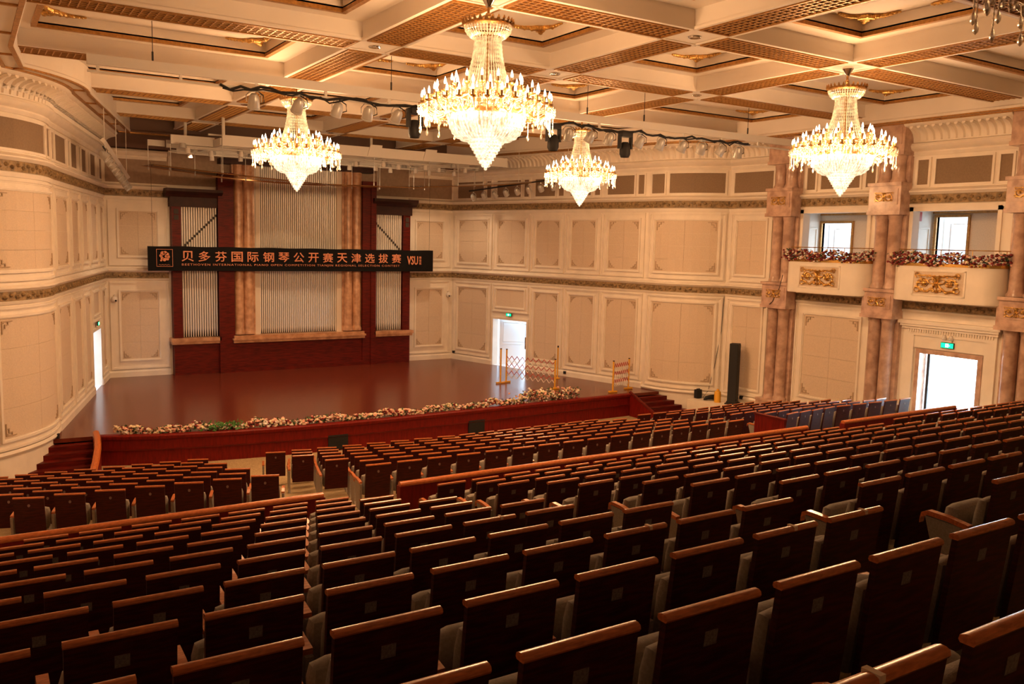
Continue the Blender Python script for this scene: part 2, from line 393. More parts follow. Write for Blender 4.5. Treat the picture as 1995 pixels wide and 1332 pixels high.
# panels of the splayed and curved walls
rb = [0.16, 2.86, 5.28, 7.36, 9.38, s_RB-0.08]
lb = [0.2, LD0-0.1, LD1+0.12, 5.75, 7.75, s_LB-0.08]
for pth, w, bb, di, d0, d1 in ((right, wr, rb, 1, RD0, RD1), (left, wl, lb, 1, LD0, LD1)):
    for i in range(5):
        a, b = bb[i]+0.05, bb[i+1]-0.05
        if i == di: wall_panel(pth, a, b, 2.62, 3.96, w, 2, 1, 0.27, False)
        else: wall_panel(pth, a, b, 0.32, 3.96, w, 2, 4)
        wall_panel(pth, a, b, 4.62, 7.27, w, 2, 4)
        mid = (a+b)/2
        frieze_panel(pth, a+0.1, b-0.55, w); frieze_panel(pth, b-0.48, b-0.05, w)
    sB, sC, sE = pth.L[1], pth.L[-2], pth.L[-1]
    wall_panel(pth, sB+0.12, sC-0.12, 0.2, 3.96, w, 2, 4); wall_panel(pth, sB+0.12, sC-0.12, 4.62, 7.27, w, 2, 4)
    frieze_panel(pth, sB+0.08, sB+0.85, w); frieze_panel(pth, sB+0.95, sC-0.15, w)
    wall_panel(pth, sC+0.15, sE-0.12, 0.2, 3.96, w, 2, 4, orn=False); wall_panel(pth, sC+0.15, sE-0.12, 4.62, 7.27, w, 2, 4, orn=False)
    frieze_panel(pth, sC+0.15, sE-0.12, w)
for a, b in ((0.14, 2.43), (13.57, 15.86)):
    wall_panel(back, a, b, 0.32, 3.96, wb, 2, 4, 0.42); wall_panel(back, a, b, 4.62, 7.27, wb, 2, 3, 0.42)

# ------------------------------------------------------------------ doors and bright corridors
def corridor(name, p, n, t, w, h, z0, depth=3.2, power=260):
    """white passage behind an opening: p centre of the opening, n pointing away from the hall, t along the wall"""
    p, n, t = Vector((*p, 0)), Vector((*n, 0)), Vector((*t, 0))
    def T(q): return tuple(p + t*q[0] + n*q[1] + Vector((0, 0, z0+q[2])))
    mb = MB(); W = w/2+1.3; D = depth; H = h+0.5
    mb.box(-W, W, D, D+0.1, 0, H, T); mb.box(-W-0.1, -W, 0.32, D, 0, H, T); mb.box(W, W+0.1, 0.32, D, 0, H, T); mb.box(-W, W, 0.32, D, H, H+0.1, T); mb.box(-W, W, 0.0, D, -0.1, 0, T)
    o = struct(mb.build(name, 'corridor'))
    l = bpy.data.lights.new('corridor_daylight', 'AREA'); l.shape = 'RECTANGLE'; l.size = w+1.6; l.size_y = depth*0.85; l.energy = power*0.65; l.color = DAY
    l2 = bpy.data.lights.new('corridor_fill_light', 'AREA'); l2.shape = 'RECTANGLE'; l2.size = w+1.8; l2.size_y = depth*0.85; l2.energy = power*0.5; l2.color = DAY  # overhead fill added to brighten the passage and door leaf
    lo = bpy.data.objects.new('corridor_fill_light', l2); COL.objects.link(lo); lo.location = T((0, D*0.5+0.2, H-0.06)); lo.rotation_euler = (0, 0, math.atan2(t.y, t.x))
    lo = bpy.data.objects.new('corridor_daylight', l); COL.objects.link(lo)
    lo.location = T((0, D-0.1, h*0.55)); l.size = w+1.2; l.size_y = h*0.9
    zx = n; lo.rotation_euler = Vector((-n.x, -n.y, -0.12)).to_track_quat('-Z', 'Y').to_euler()
    return T
def door_leaf(name, T, w, h, hinge, ang, label_parent=None, handle=True):
    """leaf hinged at local x=hinge just behind the jamb; swings away from the hall"""
    sg = -1 if hinge > 0 else 1
    c, s_ = cos(ang), sin(ang)
    def Q(q): return T((hinge + sg*c*q[0] - sg*s_*q[1], 0.34 + s_*q[0] + c*q[1], q[2]))
    mb = MB(); mb.box(0, w, -0.025, 0.025, 0.01, h, Q)
    o = struct(mb.build(name, 'doorwhite'))
    mb = MB()
    for z0, z1 in ((0.15, h*0.45), (h*0.5, h-0.15)):
        for a, b, c, d in ((0.12, w-0.12, z0, z0+0.03), (0.12, w-0.12, z1-0.03, z1), (0.12, 0.15, z0, z1), (w-0.15, w-0.12, z0, z1)): mb.box(a, b, -0.04, -0.02, c, d, Q)
    mb.build('leaf_moulding', 'doorwhite', o)
    if handle:
        mb = MB(); mb.box(w-0.14, w-0.10, -0.11, -0.08, h*0.36, h*0.62, Q); mb.box(w-0.14, w-0.10, -0.1, -0.02, h*0.38, h*0.40, Q); mb.box(w-0.14, w-0.10, -0.1, -0.02, h*0.58, h*0.60, Q); mb.build('pull_handle', 'chrome', o)
    return o
def jamb(name, T, w, h, mat_='cream', wd=0.12):
    e = 0.014; mb = MB(); mb.box(-w/2-wd, -w/2+e, -0.05, 0.315, 0, h+wd, T); mb.box(w/2-e, w/2+wd, -0.05, 0.315, 0, h+wd, T); mb.box(-w/2+e, w/2-e, -0.05, 0.315, h-e, h+wd, T)
    return struct(mb.build(name, mat_))
def exit_sign(p, n, t, z, w, label):
    p, n, t = Vector((*p, 0)), Vector((*n, 0)), Vector((*t, 0))
    def T(q): return tuple(p + t*q[0] + n*q[1] + Vector((0, 0, z+q[2])))
    o = thing('exit_sign', label, 'exit sign')
    h = w*0.42
    mb = MB(); mb.box(-w/2, w/2, 0, 0.05, -h/2, h/2, T); mb.build('sign_housing', 'black', o)
    mb = MB(); mb.box(-w/2+0.015, w/2-0.015, 0.05, 0.058, -h/2+0.015, h/2-0.015, T); mb.build('sign_face', 'exit', o)
    mb = MB(); s_ = h*0.5
    mb.box(-s_*0.55, -s_*0.4, 0.058, 0.063, -s_*0.6, s_*0.65, T); mb.box(s_*0.4, s_*0.55, 0.058, 0.063, -s_*0.6, s_*0.65, T); mb.box(-s_*0.4, s_*0.4, 0.058, 0.063, s_*0.5, s_*0.65, T)
    mb.box(-s_*0.12, s_*0.12, 0.058, 0.063, s_*0.12, s_*0.36, T); mb.box(-s_*0.2, s_*0.1, 0.058, 0.063, -s_*0.25, s_*0.1, T); mb.box(-s_*0.25, -s_*0.08, 0.058, 0.063, -s_*0.6, -s_*0.22, T); mb.box(s_*0.02, s_*0.18, 0.058, 0.063, -s_*0.55, -s_*0.2, T)
    mb.box(-s_*1.1, -s_*0.7, 0.058, 0.063, -s_*0.08, s_*0.08, T)
    mb.build('running_figure', 'exitmark', o)
    return o
def door_on(path, s0, s1, n_out, idx, leafside, ang, power):
    P, n = path.at((s0+s1)/2); tx = (path.at(s1)[0]-path.at(s0)[0]).normalized(); w = s1-s0
    T = corridor('corridor_wall_%d' % idx, (P.x, P.y), (-n.x, -n.y), (tx.x, tx.y), w, DH, 0.0, 3.0, power)
    jamb('door_%d' % idx, T, w, DH, 'cream', 0.1)
    return T, P, n, tx, w
T1, P1, n1, t1, w1 = door_on(right, RD0, RD1, 1, 1, -1, 1.0, 150)
door_leaf('door_2', T1, 1.05, DH-0.03, -w1/2+0.1, 0.95)
door_leaf('door_3', T1, 1.0, DH-0.03, w1/2-0.02, 1.45, handle=False)
exit_sign((P1.x+n1.x*0.06, P1.y+n1.y*0.06), (n1.x, n1.y), (t1.x, t1.y), 2.52, 0.34, 'green exit sign above the open white door at the right of the stage')
T2, P2, n2, t2, w2 = door_on(left, LD0, LD1, 1, 4, -1, 1.0, 130)
exit_sign((P2.x+n2.x*0.06, P2.y+n2.y*0.06), (n2.x, n2.y), (t2.x, t2.y), 2.52, 0.34, 'green exit sign above the narrow bright doorway on the left wall')

# ------------------------------------------------------------------ side walls of the hall
XW = 12.9
wsr = MB()
def wx(y0, y1, z0, z1): wsr.box(XW, XW+0.3, y0, y1, z0, z1)
wx(-17.5, -16.3, -1.2, ZT)                                   # behind pillar one
wx(-20.4, -17.5, -1.2, 4.5); wx(-20.4, -17.5, 7.35, ZT)      # bay one: box opening
wx(-21.8, -20.4, -1.2, ZT)
wx(-22.5, -21.8, -1.2, 4.5); wx(-24.4, -22.5, 2.76, 4.5); wx(-24.75, -24.4, -1.2, 4.5); wx(-24.75, -21.8, 7.35, ZT)
wx(-24.4, -22.5, -1.2, 0.62)
wx(-43, -24.75, -1.2, ZT)
wsr = struct(wsr.build('wall_right_side', 'cream'))
side = Path([(XW, -16.3), (XW, -43)], 1)
lside = Path([(-XW, -16.3), (-XW, -27)], -1)
wsl = MB(); pbox(wsl, lside, 0, 10.7, -0.3, 0, -1.2, ZT); wsl.box(-16.5, -12.9, -27.0, -26.7, -1.2, ZT); wsl.box(-16.5, -16.2, -43, -27, -1.2, ZT); wsl = struct(wsl.build('wall_left_side', 'cream'))
wrear = MB(); wrear.box(-16.5, 13.2, -43.3, -43, -1.2, ZT); struct(wrear.build('wall_rear', 'cream'))
def sy(y): return -16.3 - y
PW = 1.12
PILL = [-16.93, -21.22, -25.68, -30.1, -34.5, -38.9]
bays = [(-17.5, -20.66), (-21.78, -25.12), (-26.24, -29.54), (-30.66, -33.94), (-35.06, -38.34)]
for i, (a, b) in enumerate(bays):
    for pth, w in ((side, wsr), (lside, wsl)):
        if pth is lside and i > 1: continue
        mouldings(pth, sy(a), sy(b), w)
        frieze_panel(pth, sy(a)+0.12, sy(a)+0.62, w); frieze_panel(pth, sy(a)+0.72, sy(b)-0.72, w); frieze_panel(pth, sy(b)-0.62, sy(b)-0.12, w)
        if pth is lside or i > 1:
            wall_panel(pth, sy(a)+0.1, sy(b)-0.1, 1.2, 3.96, w); wall_panel(pth, sy(a)+0.1, sy(b)-0.1, 4.62, 7.27, w)
wall_panel(side, sy(-17.5)+0.05, sy(-20.66)-0.05, 0.3, 3.98, wsr, 2, 4, 0.38)

def scroll_mesh(name, w, h, m_='goldleaf'):
    """mirror-symmetric acanthus scroll with a middle vase, on the local x-z plane, bulging towards -y"""
    mb = MB()
    for sg in (-1, 1):
        pts = []
        for i in range(22):
            t = i/21; a = t*3.3*pi/1.6; r = (0.23*(1-t)+0.05)*w
            pts.append((sg*(0.27*w + r*cos(a+2.6)*0.9), -0.02, r*sin(a+2.6)*h/w*1.75))
        mb.tube(pts, [0.018*w*(1.25-0.6*i/21) for i in range(22)], 5)
        for i in range(0, 20, 2):
            p = pts[i]; mb.ball((p[0]+R.uniform(-.02, .02)*w, -0.02, p[2]+R.uniform(-.02, .02)*w), 0.030*w, 5, 4, (1.5, 0.7, 0.8))
        mb.ball((sg*0.27*w, -0.03, 0), 0.045*w, 8, 5, (1, 0.7, 1))
        mb.tube([(sg*0.04*w, -0.02, 0.36*h), (sg*0.14*w, -0.02, 0.30*h), (sg*0.2*w, -0.02, 0.36*h), (sg*0.3*w, -0.02, 0.34*h), (sg*0.42*w, -0.02, 0.38*h)], 0.014*w, 5)
        mb.tube([(sg*0.03*w, -0.02, -0.34*h), (sg*0.12*w, -0.02, -0.22*h), (sg*0.22*w, -0.02, -0.40*h), (sg*0.34*w, -0.02, -0.34*h)], 0.016*w, 5)
    for sg in (-1, 1):                      # inner curls, rosette petals and fringe leaves
        for cx, cz, rr, ph, n_ in ((0.27, 0.0, 0.12, 0.6, 16), (0.42, -0.16, 0.085, 2.2, 12), (0.11, 0.06, 0.075, 4.0, 12), (0.40, 0.2, 0.07, 5.0, 12)):
            pts = [(sg*(cx*w + rr*w*(1-i/n_*0.75)*cos(ph+i*0.55)), -0.022, cz*w*0.8 + rr*w*(1-i/n_*0.75)*sin(ph+i*0.55)*0.8) for i in range(n_)]
            mb.tube(pts, [0.012*w*(1.2-0.7*i/n_) for i in range(n_)], 5)
        for i in range(6): a = i*pi/3; mb.ball((sg*0.27*w+0.045*w*cos(a), -0.03, 0.045*w*sin(a)), 0.022*w, 5, 4, (1, 0.7, 1))
        for i in range(7): mb.ball((sg*(0.08+0.055*i)*w, -0.02, (-0.36+0.05*sin(i*1.9))*h), 0.020*w, 5, 4, (1.6, 0.7, 0.8))
        for i in range(7): mb.ball((sg*(0.10+0.052*i)*w, -0.02, (0.33+0.05*sin(i*2.3))*h), 0.018*w, 5, 4, (1.6, 0.7, 0.8))
    mb.lathe([(0.0, -0.42*h), (0.05*w, -0.41*h), (0.018*w, -0.34*h), (0.015*w, -0.22*h), (0.05*w, -0.10*h), (0.055*w, 0.0), (0.02*w, 0.09*h), (0.03*w, 0.16*h), (0.10*w, 0.30*h), (0.11*w, 0.34*h), (0, 0.34*h)], 10)
    return mb.mesh(name, m_, True)
SCR_S = scroll_mesh('gilded_scroll', 0.72, 0.36)
SCR_L = scroll_mesh('relief_scroll', 1.55, 0.66)

def make_pillar(y, x, sg, label, z0=-0.6):
    t = thing('marble_pillar', label, 'pillar', (x, y, 0))
    # local frame: +u into the hall is -x for the right-hand wall (sg = 1)
    def T(p): return (-sg*p[1], p[0], p[2])
    h = PW/2
    mb = MB(); mb.box(-h, h, 0, 0.16, z0, 10.05, T); mb.build('pilaster_slab', 'marble', t)
    for z0_, z1_ in ((3.88, 4.72), (7.22, 8.12), (9.1, 10.02)):
        mb = MB(); mb.box(-h-0.014, h+0.014, 0.1, 0.58, z0_, z1_, T); mb.box(-h-0.05, h+0.05, 0.08, 0.64, z1_-0.1, z1_, T); mb.box(-h-0.04, h+0.04, 0.08, 0.62, z0_-0.12, z0_, T)
        mb.box(-h+0.08, h-0.08, 0.58, 0.60, z0_+0.2, z1_-0.2, T); b = mb.build('entablature_block', 'marble', t)
        if z0_ < 9:
            s_ = ob('gilded_scroll', SCR_S, b, T((0, 0.61, (z0_+z1_)/2)), -sg*pi/2)
    for z0_, z1_ in ((0.35, 3.76), (4.72, 7.10), (8.12, 8.98)):
        for q in (-0.24, 0.24):
            cx, cy, cz = T((q, 0.26, 0))
            mb = MB(); mb.lathe([(0, z0_), (0.25, z0_), (0.25, z0_+0.07), (0.21, z0_+0.13), (0.20, z0_+0.2), (0.195, z1_-0.16), (0.22, z1_-0.12), (0.22, z1_-0.06), (0.24, z1_), (0, z1_)], 18, (cx, cy, 0)); mb.build('column_shaft', 'marble', t, True)
    mb = MB(); mb.box(-h-0.014, h+0.014, 0.0, 0.6, z0, 0.345, T); mb.box(-h-0.03, h+0.03, 0, 0.63, 0.27, 0.35, T); mb.build('plinth', 'marble', t)
    return t
PL = ['pink marble pillar left of the first balcony box', 'pink marble pillar between the two balcony boxes', 'pink marble pillar at the right edge beyond the second balcony box']
for i in range(3): make_pillar(PILL[i], XW, 1, PL[i])

# boxes behind the balconies
def box_room(i, y0, y1, dy0, dy1, dtop):
    mb = MB(); X1 = 14.8
    mb.box(XW+0.3, X1, y0-0.0, y0+0.1, 4.45, 7.6); mb.box(XW+0.3, X1, y1-0.1, y1, 4.45, 7.6)
    mb.box(XW+0.3, X1, y0, y1, 7.5, 7.6); mb.box(XW-0.0, X1, y0, y1, 4.4, 4.5)
    r = struct(mb.build('wall_box_%d' % i, 'cream'))
    mb = MB(); mb.box(X1, X1+0.12, y0, dy0, 4.5, 7.5); mb.box(X1, X1+0.12, dy1, y1, 4.5, 7.5); mb.box(X1, X1+0.12, dy0, dy1, dtop, 7.5); mb.build('box_back_wall', 'panel', r)
    mb = MB()
    for j in range(1, 6): mb.box(X1-0.015, X1, dy1+0.02, y1-0.1, 4.5+j*0.48, 4.515+j*0.48)
    mb.box(X1-0.05, X1, y0, y1, 7.22, 7.5); mb.build('box_frieze_moulding', 'gilt', r)
    mb = MB(); mb.box(X1-0.06, X1+0.12, dy0-0.08, dy0, 4.5, dtop+0.08); mb.box(X1-0.06, X1+0.12, dy1, dy1+0.08, 4.5, dtop+0.08); mb.box(X1-0.06, X1+0.12, dy0, dy1, dtop, dtop+0.08); mb.build('door_frame', 'gilt', r)
    mb = MB(); mb.box(X1-0.03, X1-0.005, dy1+0.28, dy1+0.38, 5.86, 5.98); mb.build('light_switch', 'white', r)
    mb = MB(); mb.box(13.6, 14.1, y1-0.13, y1-0.1, 6.95, 7.25); mb.build('wall_vent', 'red', r)
    mb = MB()
    for a in (13.25, 14.55): mb.box(a, a+0.05, y1-0.13, y1-0.1, 4.7, 6.75)
    for z in (4.7, 6.7): mb.box(13.3, 14.55, y1-0.13, y1-0.1, z, z+0.05)
    mb.build('side_panel_moulding', 'cream', r)
    w = dy1-dy0
    T = corridor('corridor_wall_%d' % (10+i), (X1, (dy0+dy1)/2), (1, 0), (0, -1), abs(w), dtop-4.5, 4.5, 2.4, 170)
    door_leaf('door_%d' % (10+i), T, 0.8, dtop-4.55, -abs(w)/2+0.02, 1.25)
box_room(1, -16.5, -20.5, -16.8, -18.25, 6.93) if False else None
def box_room2(i, ya, yb, da, db, dtop): box_room(i, yb, ya, db, da, dtop)
box_room2(1, -16.75, -20.55, -16.95, -18.25, 6.93)
box_room2(2, -21.3, -24.95, -21.55, -22.62, 7.1)
# opening trims
for k, (a, b) in enumerate(((-17.5, -20.4), (-21.8, -24.75))):
    mb = MB(); mb.box(XW-0.06, XW+0.3, b-0.0, b+0.13, 4.58, 7.35); mb.box(XW-0.06, XW+0.3, a-0.13, a, 4.58, 7.35); mb.box(XW-0.06, XW+0.3, b, a, 7.22, 7.35); mb.build('opening_trim', 'cream', wsr)

# ------------------------------------------------------------------ balcony boxes
def blossom_mesh(name, m_, r=1.0):
    mb = MB(); mb.ball((0, 0, 0.15*r), 0.45*r, 6, 4)
    for k in range(5):
        a = 2*pi*k/5; mb.ball((0.5*r*cos(a), 0.5*r*sin(a), 0.02*r), 0.48*r, 5, 3, (1, 1, 0.6))
    return mb.mesh(name, m_, True)
BL = {k: blossom_mesh('blossom', k) for k in ('f_cream', 'f_pink', 'f_white', 'f_red')}
def leaf_cloud(mb, fn, n, r0, r1):
    for _ in range(n):
        p = fn(); r = R.uniform(r0, r1); a, b = R.uniform(0, 2*pi), R.uniform(-0.7, 0.9)
        d = Vector((cos(a)*cos(b), sin(a)*cos(b), sin(b))); s_ = d.orthogonal().normalized()
        p = Vector(p); q = [p, p+d*r*0.5+s_*r*0.25, p+d*r, p+d*r*0.5-s_*r*0.25]
        mb.add([tuple(v) for v in q], [(0, 1, 2, 3)])
def small_blossoms(mb, fn, n, r0, r1):
    for _ in range(n):
        mb.ball(fn(), R.uniform(r0, r1), 5, 3, (1, 1, 0.75))
def balcony(y0, y1, label, glabel):
    """y0 nearer the stage, y1 nearer the camera"""
    t = thing('balcony_front', label, 'balcony', (XW, (y0+y1)/2, 4.45)); o = Vector(t.location)
    yc, hl, D = 0.0, abs(y1-y0)/2, 0.92
    pts = [(0, hl), (-D+0.55, hl)]
    for i in range(1, 7): a = i/7*pi/2; pts.append((-D+0.55-0.5*sin(a)*1.0, hl-0.5*(1-cos(a))))
    pts2 = [(-(D-0.05) - 0.10*(1-(q/(hl-0.5))**2), q) for q in [(hl-0.5)*(1-2*i/10) for i in range(11)]]
    low = [(x, -y) for x, y in reversed(pts)]
    full = pts + pts2 + low
    path = Path(full, -1)
    def shell(d0, d1, z0, z1):
        mb = MB(); mb.sweep(path.cut(0, path.L[-1]), [(d0, z0), (d1, z0), (d1, z1), (d0, z1)]); return mb
    # find the outward sign
    tst = path.at(path.L[-1]/2); sgn = 1 if (tst[0]+tst[1]*0.1).x < tst[0].x else -1
    shell(-0.1*sgn, 0.012*sgn, 0.0, 1.06).build('parapet', 'cream', t, True)
    mb = MB(); mb.prism(full, -0.02, 0.06); mb.build('balcony_floor', 'cream', t)
    mb = shell(-0.1*sgn, 0.03*sgn, 1.06, 1.16); mb.build('gilt_coping', 'brass', t, True)
    mb = MB(); mb.tube([path.T(path.L[-1]*i/40, -0.05*sgn, 1.56) for i in range(41)], 0.016, 6)
    for i in (3, 12, 20, 28, 37): p = path.T(path.L[-1]*i/40, -0.05*sgn, 1.1); mb.tube([p, (p[0], p[1], 1.56)], 0.012, 5)
    mb.build('hand_rail', 'brass', t, True)
    mid = path.L[-1]/2; a, b, z0, z1 = mid-0.85, mid+0.85, 0.16, 0.95
    mb = MB(); e = 0.034*sgn
    for q in ((a, b, z0, z0+0.05), (a, b, z1-0.05, z1), (a, a+0.05, z0, z1), (b-0.05, b, z0, z1)):
        mb.sweep(path.cut(q[0], q[1]), [(0, q[2]), (e, q[2]), (e, q[3]), (0, q[3])])
    fr_ = mb.build('relief_frame', 'cream', t)
    mb = MB(); mb.sweep(path.cut(a+0.05, b-0.05), [(0, z0+0.05), (e*0.55, z0+0.05), (e*0.55, z1-0.05), (0, z1-0.05)]); mb.build('relief_ground', 'panel', fr_)
    pm, nm = path.at(mid); s_ = ob('relief_scroll', SCR_L, fr_, (pm.x + nm.x*0.03*sgn, pm.y, (z0+z1)/2), -pi/2)
    g = thing('flower_garland', glabel, 'flowers', tuple(o + Vector((0, 0, 1.1))))
    def fn():
        q = R.uniform(0.3, path.L[-1]-0.3); p = path.T(q, sgn*R.gauss(0.03, 0.09), R.uniform(0.02, 0.34) + 0.05*sin(q*5)); return p
    mb = MB(); leaf_cloud(mb, fn, 500, 0.06, 0.14); k = mb.build('foliage', 'leaf', g); k['kind'] = 'stuff'
    for mm, n in (('f_red', 420), ('f_white', 110), ('f_pink', 90), ('f_cream', 60)):
        mb = MB(); small_blossoms(mb, fn, n, 0.028, 0.055); k = mb.build('blossom', mm, g, True); k['kind'] = 'stuff'
    return t
balcony(-17.52, -20.78, 'cream curved balcony front with gold relief, nearer the stage', 'red and white flower garland on the balcony nearer the stage')
balcony(-21.78, -25.2, 'cream curved balcony front with gold relief above the bright side door', 'red and white flower garland on the balcony above the side door')

# ------------------------------------------------------------------ side entrance door
T3 = corridor('corridor_wall_3', (XW, -23.45), (1, 0), (0, -1), 1.9, 2.1, 0.65, 3.4, 1000)
jamb('door_5', T3, 1.9, 2.1, 'marble', 0.13)
d6 = door_leaf('door_6', T3, 0.95, 2.06, -0.90, 1.50, handle=False)
mb = MB()
for q in (0.30, 1.24): mb.box(-0.88, -0.80, q, q+0.045, 0.0, 2.07, T3)
mb.build('door_seal', 'black', d6)
door_leaf('door_7', T3, 0.95, 2.06, 0.93, 1.15)
mb = MB()
for a, b in ((-22.3, -21.95), (-24.95, -24.6)): mb.box(XW-0.1, XW, b if b < a else a, a if b < a else b, -0.5, 3.3)
mb.box(XW-0.1, XW, -24.95, -21.95, 3.3, 3.5); mb.box(XW-0.06, XW, -24.6, -22.3, 2.91, 3.3)
mb.box(XW-0.16, XW, -25.0, -21.9, 3.5, 3.58); mb.box(XW-0.26, XW, -25.1, -21.8, 3.66, 3.78); mb.box(XW-0.22, XW, -25.04, -21.86, 3.58, 3.66)
sur = mb.build('trim_1', 'cream'); struct(sur)
mb = MB()
for i in range(34): mb.box(XW-0.14, XW-0.09, -24.85+i*0.082, -24.81+i*0.082, 3.4, 3.49)
k = mb.build('dentil', 'cream', sur); k['kind'] = 'stuff'
exit_sign((XW-0.07, -23.44), (-1, 0), (0, 1), 3.08, 0.42, 'green running-man exit sign above the bright side entrance')
t = thing('emergency_lamp', 'twin-headed emergency lamp on top of the side entrance exit sign', 'lamp', (XW-0.12, -23.44, 3.18))
for q in (-0.11, 0.11):
    mb = MB(); mb.lathe([(0, 0.12), (0.05, 0.1), (0.075, 0.0), (0.06, -0.03), (0, -0.03)], 10, (0, q, 0.1)); mb.build('lamp_head', 'white', t, True)
mb = MB(); mb.box(-0.03, 0.1, -0.15, 0.15, 0.0, 0.06); mb.build('lamp_base', 'white', t)
# ------------------------------------------------------------------ floors
def rake(y): return 0.188*(-15-y) - 0.95
mb = MB()
ys = [0.3, -15.25, -24.1, -26.0]; zs = [FLOOR0-0.003, FLOOR0, 0.76, 0.76]
poly = [(y, z) for y, z in zip(ys, zs)] + [(-26.0, -1.6), (0.3, -1.6)]
mb.prism(poly, -13.2, 13.2, lambda p: (p[2], p[0], p[1])); struct(mb.build('floor', 'carpet'))
ROW_DY, ROW_DZ, RY1, RZ1 = 1.001, 0.2576, -26.34, 1.01
NR = 15
mb = MB()
for i in range(1, NR+1):
    y = RY1-ROW_DY*(i-1); z = RZ1+ROW_DZ*(i-1)
    y0 = -25.16 if i == 1 else y+0.42
    y1 = y-ROW_DY+0.42 if i < NR else -43
    mb.box(-16.2 if i > 1 else -13.2, 13.2, y1, y0, -1.4, z)
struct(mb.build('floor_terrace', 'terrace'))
mb = MB()          # aisle stairs half-steps of the raked seating
for x0, x1 in ((-7.75, -6.62), (4.4, 5.66)):
    for i in range(1, NR+1):
        y = RY1-ROW_DY*(i-1)+0.42; z = RZ1+ROW_DZ*(i-1); lo = 0.76 if i == 1 else z-ROW_DZ
        mb.box(x0, x1, y, y+0.42, lo, (lo+z)/2)
k = struct(mb.build('floor_aisle_step', 'carpet'))
mb = MB(); mb.prism([(11.3, -13.75), (12.3, -13.75), (12.7, -14.2), (12.9, -16.3), (12.9, -17.9), (11.3, -17.9)], -1.3, -0.1); struct(mb.build('floor_side_platform', 'cream'))

# ------------------------------------------------------------------ stage
edge = [(-9.74, -11.26), (-8.2, -11.82), (-6.2, -12.22), (-4.0, -12.48), (-1.5, -12.58), (1.5, -12.5), (4.5, -12.42), (7.2, -12.34), (9.66, -12.26)]
def smooth_edge():
    out = []
    for i in range(len(edge)-1):
        p0 = Vector(edge[max(0, i-1)]); p1 = Vector(edge[i]); p2 = Vector(edge[i+1]); p3 = Vector(edge[min(len(edge)-1, i+2)])
        for k in range(5):
            t = k/5; out.append(tuple(0.5*((2*p1) + (p2-p0)*t + (2*p0-5*p1+4*p2-p3)*t*t + (3*p1-p0-3*p2+p3)*t**3)))
    return out + [edge[-1]]
SE = smooth_edge(); epath = Path(SE, 1)
mb = MB()
poly = [(-8, 0)] + [(-10.6, -9.85), (-11.02, -11.1)] + [(-9.74, -11.2)] + SE + [(9.66, -12.2), (11.1, -12.3), (11.0, -11.2)] + [(8, 0)]
mb.prism(poly, -0.12, 0.0); struct(mb.build('floor_stage', 'stagewood'))
c = epath.cut(0, epath.L[-1])
sg = 1 if (epath.at(4)[0] + epath.at(4)[1]).y < epath.at(4)[0].y else -1
mb = MB(); mb.sweep(c, [(-0.2*sg, -1.0), (-0.05*sg, -1.0), (-0.05*sg, -0.42), (-0.02*sg, -0.42), (-0.02*sg, -0.12), (-0.2*sg, -0.12)]); sf = struct(mb.build('wall_stage_front', 'stagefront'))
mb = MB(); mb.sweep(c, [(-0.2*sg, -0.12), (0.03*sg, -0.12), (0.05*sg, -0.08), (0.05*sg, -0.02), (0.02*sg, 0.012), (-0.2*sg, 0.012)]); mb.build('stage_nosing', 'stagefront', sf, True)
mb = MB(); mb.sweep(c, [(-0.05*sg, -0.46), (0.0, -0.46), (0.0, -0.42), (-0.05*sg, -0.42)]); mb.build('fascia_bead', 'redwood', sf)
def at_x(x):
    best = min(range(200), key=lambda i: abs(epath.at(epath.L[-1]*i/199)[0].x-x)); return epath.L[-1]*best/199
for x in (-2.8, 2.36):
    q = at_x(x); mb = MB(); cc = epath.cut(q-0.33, q+0.33)
    mb.sweep(cc, [(-0.05*sg, -0.85), (0.0, -0.85), (0.0, -0.38), (-0.05*sg, -0.38)]); g = mb.build('air_grille', 'black', sf)
    for j in range(9):
        mb = MB(); z = -0.83+j*0.05; mb.sweep(cc, [(0.0, z), (0.012*sg, z), (0.012*sg, z+0.02), (0.0, z+0.02)]); mb.build('grille_slat', 'black', g)
# stage stairs
def stairs(name, label, xin, y0, wallx, dyw, sgn):
    t = thing(name, label, 'stairs', (xin, y0, FLOOR0))
    n = 6; h = -FLOOR0/n
    for i in range(1, n):
        z = -h*i; y1 = y0-0.3*i
        xo = wallx(y1-0.15)
        mb = MB(); x0, x1 = sorted((0, xo-xin)); mb.box(x0, x1, -0.3*i-0.0, -0.3*(i-1), -0.02, z-FLOOR0); mb.build('tread', 'redwood', t)
    return t
stairs('stage_stairs', 'dark red wooden steps at the left end of the stage', -9.9, -11.2, lambda y: -11.02-(-11.1-y)*0.55, 0, -1)
stairs('stage_stairs', 'dark red wooden steps at the right end of the stage', 9.72, -12.26, lambda y: 11.12-(y+12.26)*0.45, 0, 1)
mb = MB(); pts = [(-9.78, -11.22, 0.06), (-9.8, -11.7, -0.02), (-9.86, -12.2, -0.2), (-9.98, -12.7, -0.45), (-10.14, -13.2, -0.72)]
for a, b in zip(pts, pts[1:]):
    mb.add([(a[0]-.09, a[1], FLOOR0), (a[0]+.09, a[1], FLOOR0), (a[0]+.09, a[1], a[2]), (a[0]-.09, a[1], a[2]), (b[0]-.09, b[1], FLOOR0), (b[0]+.09, b[1], FLOOR0), (b[0]+.09, b[1], b[2]), (b[0]-.09, b[1], b[2])], [(0, 1, 2, 3), (4, 7, 6, 5), (0, 4, 5, 1), (1, 5, 6, 2), (2, 6, 7, 3), (3, 7, 4, 0)])
k = thing('stair_parapet', 'curved wooden parapet beside the left stage steps', 'parapet', (0, 0, 0)); mb.build('parapet_wall', 'stagefront', k)
